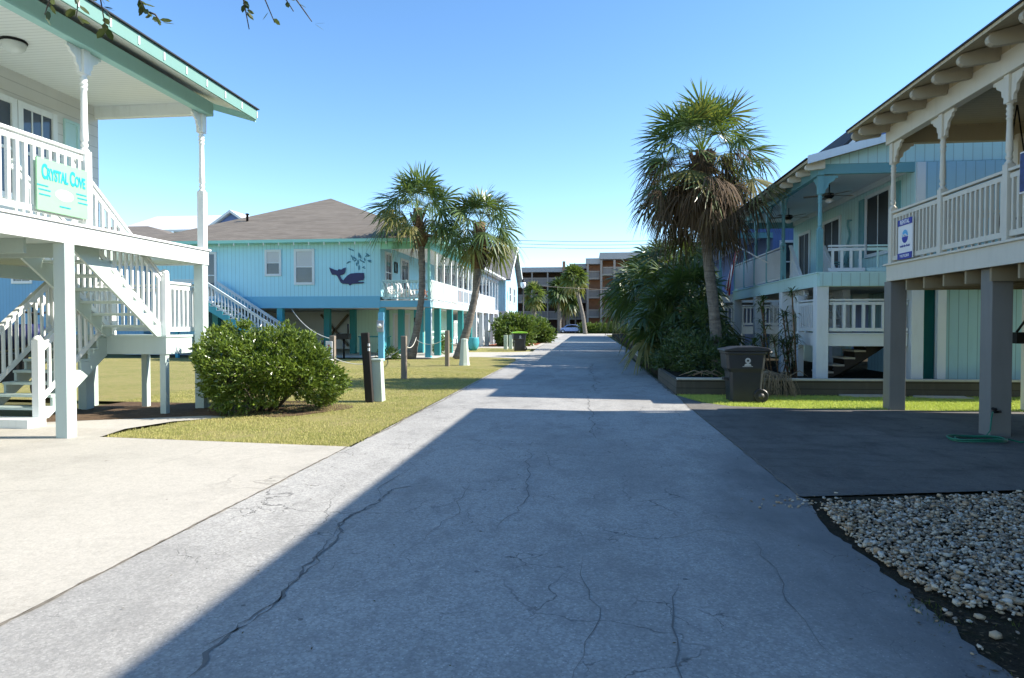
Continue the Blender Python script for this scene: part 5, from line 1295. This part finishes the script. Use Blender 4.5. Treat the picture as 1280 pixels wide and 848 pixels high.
# ------------------------------------------------------------------ street lamp, wires, car, apartment block
sl=empty('street_lamp',(-5.63,57.8,0),'black street lamp with a white lantern in front of the apartment block','street lamp')
obj('pole',B().tube([(-5.63,57.8,0),(-5.63,57.8,.6),(-5.63,57.8,4.7)],[.1,.07,.05],10),BLACKM,sl)
obj('lantern',B().lathe([(.08,4.7),(.2,4.85),(.24,5.1),(.2,5.25)],(-5.63,57.8,0),14),WHITEP,sl)
obj('cap',B().lathe([(.22,5.25),(.12,5.4),(.03,5.55)],(-5.63,57.8,0),14),BLACKM,sl)
for x,y,lb in ((-26,98,'utility pole hidden behind the left houses at the cross street'),(24,99,'utility pole hidden behind the right thicket at the cross street')):
    u=empty('utility_pole',(x,y,0),lb,'utility pole','utility poles'); obj('pole',B().tube([(x,y,0),(x,y,15.2)],[.2,.14],8),WOOD,u); obj('crossarm',B().box(x-.08,y-1.1,14.4,x+.08,y+1.1,14.55),WOOD,u)
for z0,z1,dy,lb in ((15.0,13.6,-.9,'highest'),(14.6,13.2,0,'middle'),(14.2,12.8,.9,'lowest')):
    o=obj('power_line',B().tube(sag((-26,98+dy,z0),(24,99+dy,z1+.6),1.0,24),.03,4),BLACKM,None); tag(o,lb+' of the thin overhead wires crossing above the apartment block','wire','overhead wires')
o=obj('power_line',B().tube(sag((-26,98,9.5),(24,99,6.5),1.2,24),.04,4),WOOD,None); tag(o,'low pale wire sagging in front of the apartment block','wire','overhead wires')
car=empty('parked_car',(-2.5,112.6,0),'silver-blue parked car in front of the apartment block','car')
CARP=plain('silver_blue_car_paint',(.28,.4,.72),.25,.3,.03,3,0)
cx=-2.8; cy=112.6
prof=[(-2.2,.35),(-2.25,.6),(-2.1,.82),(-1.3,.98),(-.75,1.42),(.1,1.52),(.95,1.45),(1.75,1.05),(2.2,.95),(2.28,.6),(2.2,.35)]
obj('body',B().prism([(cx+a,z) for a,z in prof],'y',cy-.85,cy+.85),CARP,car,bevel=.08)
obj('side_window',B().prism([(cx+a,z) for a,z in ((-1.1,1.0),(-.65,1.36),(.1,1.44),(.85,1.38),(1.35,1.02))],'y',cy-.862,cy-.84),GLASS,car)
for a in (-1.4,1.4):
    w_=obj('wheel',B().lathe([(.2,cy-.88),(.33,cy-.87),(.35,cy-.8),(.33,cy-.66)],(cx+a,0,.34),18,axis='y'),BLACKP,car); obj('rim',B().lathe([(.03,cy-.9),(.2,cy-.885)],(cx+a,0,.34),14,axis='y'),WHITEP,w_)
obj('headlight',B().box(cx-2.24,cy-.85,.62,cx-1.95,cy-.6,.78),WHITEP,car)

AP=empty('apartment_block',(-4,120,0),'brown and grey four-storey apartment block with open balconies closing the lane','building')
CONB=paint('taupe_concrete',(.3,.26,.23),.7,.06,.25,wood=False); CONL=paint('grey_parapet',(.36,.36,.37),.7,.05,.2,wood=False)
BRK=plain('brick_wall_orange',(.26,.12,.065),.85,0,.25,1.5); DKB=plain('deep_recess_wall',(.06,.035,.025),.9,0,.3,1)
BAL=paint('grey_brown_balustrade',(.2,.18,.17),.7,.06,.1,'x',.5,.5,wood=False)
def pxX(px,Y): return (px-735)/830*Y*1.003
def pzZ(py,Y): return 1.6+(405-py)/830*Y*.994
Yb=120
def X(px): return pxX(px,Yb)
def Z(py): return pzZ(py,Yb)
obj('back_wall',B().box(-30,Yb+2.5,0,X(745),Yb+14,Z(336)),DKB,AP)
obj('parapet',B().box(-30,Yb-.3,Z(340),X(712),Yb+14,Z(334)),CONL,AP)
for t,b_ in ((347,357),(368,378),(389,399)):
    obj('balustrade',B().box(-30,Yb-.02,Z(b_-1.5),X(733),Yb+.08,Z(t+1)),BAL,AP)
    obj('floor_slab',B().box(-30,Yb-.1,Z(b_+.6),X(733),Yb+2.5,Z(b_-1.4)),CONB,AP)
    obj('handrail',B().box(-30,Yb-.1,Z(t+1),X(733),Yb+.1,Z(t)),CONB,AP)
for px in (610,628,647,665.5,685,719.5,733): obj('column',B().box(X(px)-.12,Yb-.18,0,X(px)+.12,Yb+.1,Z(340)),CONB,AP)
obj('chimney_column',B().box(X(703.5),Yb-.6,0,X(707),Yb-.1,Z(327)),paint('brick_chimney',(.32,.19,.13),.8,.1,.2,wood=False),AP)
obj('parapet',B().box(X(712),Yb-.3,Z(336),X(733),Yb+14,Z(330)),CONL,AP)
Yb=116
wallR=B(); wallR.box(X(733),Yb+2.2,0,X(900),Yb+16,Z(322)); obj('back_wall',wallR,BRK,AP)
obj('parapet',B().box(X(732),Yb-.4,Z(330.5),X(750),Yb+16,Z(323.5)),CONL,AP)
obj('parapet',B().box(X(749),Yb-.9,Z(325),X(900),Yb+15,Z(317)),CONL,AP)
for t,b_ in ((339,349.5),(363,373),(387,397.5)):
    obj('balustrade',B().box(X(735),Yb-.02,Z(b_-2),X(749),Yb+.08,Z(t+1)),BAL,AP); obj('floor_slab',B().box(X(734),Yb-.1,Z(b_),X(749),Yb+2.2,Z(b_-2)),CONB,AP); obj('handrail',B().box(X(735),Yb-.12,Z(t+1.2),X(749),Yb+.1,Z(t)),CONB,AP)
for t,b_ in ((334.5,345),(359.5,371),(385,396)):
    obj('balustrade',B().box(X(753),Yb-.52,Z(b_-2),X(900),Yb-.42,Z(t+1)),BAL,AP); obj('floor_slab',B().box(X(752),Yb-.6,Z(b_),X(900),Yb+2.2,Z(b_-2)),CONB,AP); obj('handrail',B().box(X(753),Yb-.62,Z(t+1.2),X(900),Yb-.4,Z(t)),CONB,AP)
for px,y_ in ((734.5,-.2),(751,-.7),(767,-.7),(790,-.7),(812,-.7)): obj('column',B().box(X(px)-.18,Yb+y_-.05,0,X(px)+.18,Yb+y_+.2,Z(326)),CONB,AP)

# ------------------------------------------------------------------ overhanging oak behind the camera, twigs reaching into view
ok=empty('live_oak',(-5.2,-2.6,0),'overhanging oak whose leafy twigs dip into the top left of the view','tree')
tr=B(); tr.tube([(-5.2,-2.6,0),(-5.1,-2.5,1.5),(-4.8,-2.1,3.2),(-4.5,-1.6,4.6),(-4.3,-1.4,6.2)],[.3,.24,.2,.16,.08],12); obj('trunk',tr,OAKB,ok)
lm=B(); lm.tube([(-4.7,-1.9,3.9),(-4.2,-.2,4.6),(-3.6,1.6,4.75),(-3.2,3.2,4.35),(-3.0,3.9,4.05)],[.12,.08,.055,.03,.015],8)
lm.tube([(-3.7,1.4,4.75),(-2.7,2.8,4.6),(-2.1,3.7,4.1)],[.05,.03,.012],7)
lm.tube([(-4.4,-1.5,5.0),(-5.5,.2,6.4),(-6.5,1.0,7.2)],[.09,.06,.02],7)
lm.tube([(-4.4,-1.5,5.2),(-3.2,-2.5,6.8),(-2.5,-3.5,7.6)],[.09,.06,.02],7)
lf=B(); rg=random.Random(12)
def spray(p0,p1,n,seed,lsz=.07):
    if n<30 and p0[2]<4.2: p0=(p0[0],p0[1],p0[2]-.1); p1=(p1[0],p1[1],p1[2]-.13)
    r=random.Random(seed); p0=Vector(p0);p1=Vector(p1); lm.tube([p0,p0.lerp(p1,.5)+Vector((0,0,.02)),p1],[.008,.006,.003],5)
    for i in range(n):
        f=r.uniform(.15,1.05); p=p0.lerp(p1,f); a=r.uniform(0,2*PI); d=((p1-p0).normalized()*.6+Vector((math.cos(a),math.sin(a)*.8,r.uniform(-.9,.5)))).normalized()
        s_=d.cross(Vector((r.uniform(-1,1),r.uniform(-1,1),1))).normalized(); l=lsz*r.uniform(.7,1.2); w=l*.24
        q=p+d*.012
        lf.add([q,q+d*l*.3+s_*w,q+d*l*.7+s_*w*.9,q+d*l,q+d*l*.7-s_*w*.9,q+d*l*.3-s_*w],[(0,1,2,3,4,5)])
for a,b,n in (((-3.05,3.8,4.1),(-3.3,4.0,3.72),16),((-3.05,3.8,4.1),(-3.1,4.0,3.66),22),((-3.0,3.9,4.05),(-2.86,4.1,3.74),16),((-2.86,4.1,3.74),(-2.78,4.1,3.7),5),((-3.3,3.9,3.95),(-3.48,3.95,3.72),8)): spray(a,b,n,int(n*7+a[0]*100)%97)
for a,b,n in (((-2.1,3.7,4.1),(-2.12,4,3.58),24),((-2.1,3.7,4.1),(-2.0,4.1,3.66),14),((-2.1,3.7,4.1),(-1.85,4.05,3.7),9),((-1.95,3.8,3.9),(-1.73,4.05,3.63),12)): spray(a,b,n,int(n*5)+3)
for i in range(120):
    a=rg.uniform(0,2*PI); base=Vector(rg.choice([(-6.3,.9,7.0),(-2.7,-3.3,7.4),(-4.3,-1.4,6.4)])); p=base+Vector((rg.gauss(0,.9),rg.gauss(0,.9),rg.gauss(0,.6))); spray(base.lerp(p,.3),p,22,i)
obj('limbs',lm,OAKB,ok); obj('foliage',lf,OAKL,ok,fixn=False)

# ------------------------------------------------------------------ light, sky, camera
el=R(36.7); az=R(8.4)   # sun from the right, slightly ahead
S=Vector((math.cos(el)*math.cos(az),math.cos(el)*math.sin(az),math.sin(el)))
ld=bpy.data.lights.new('Sun','SUN'); ld.energy=5; ld.angle=R(.53); ld.color=(1,.93,.82)
lo=bpy.data.objects.new('Sun',ld); C.objects.link(lo); lo.rotation_euler=S.to_track_quat('Z','Y').to_euler(); lo.location=(20,0,20)
w=bpy.data.worlds.new('World'); sc.world=w; w.use_nodes=True; nt=w.node_tree; nt.nodes.clear()
sky=nt.nodes.new('ShaderNodeTexSky'); sky.sky_type='NISHITA'; sky.sun_disc=False; sky.sun_elevation=el; sky.sun_rotation=PI/2-az
sky.air_density=.85; sky.dust_density=.03; sky.ozone_density=1; sky.altitude=10
bg=nt.nodes.new('ShaderNodeBackground'); bg.inputs[1].default_value=.15; ow=nt.nodes.new('ShaderNodeOutputWorld')
hs=nt.nodes.new('ShaderNodeHueSaturation'); hs.inputs['Saturation'].default_value=1.2; nt.links.new(sky.outputs[0],hs.inputs['Color']); nt.links.new(hs.outputs[0],bg.inputs[0]); nt.links.new(bg.outputs[0],ow.inputs[0])
cd=bpy.data.cameras.new('Camera'); cam=bpy.data.objects.new('Camera',cd); C.objects.link(cam); sc.camera=cam
f=830; cd.sensor_width=36; cd.sensor_fit='HORIZONTAL'; cd.lens=f/1280*36; cd.clip_end=2000; cd.clip_start=.05
yaw=math.atan(95/f); pitd=math.atan(19/f*math.cos(yaw))
cam.location=(0,0,1.6); cam.rotation_euler=(PI/2-pitd,0,yaw)
sc.view_settings.view_transform='Standard'; sc.view_settings.look='None'; sc.view_settings.gamma=1; sc.view_settings.use_curve_mapping=False
sc.view_settings.exposure=1.03
sc.render.engine='CYCLES'
sc.cycles.max_bounces=7; sc.cycles.diffuse_bounces=4; sc.cycles.glossy_bounces=3; sc.cycles.transparent_max_bounces=4; sc.cycles.caustics_reflective=False; sc.cycles.caustics_refractive=False
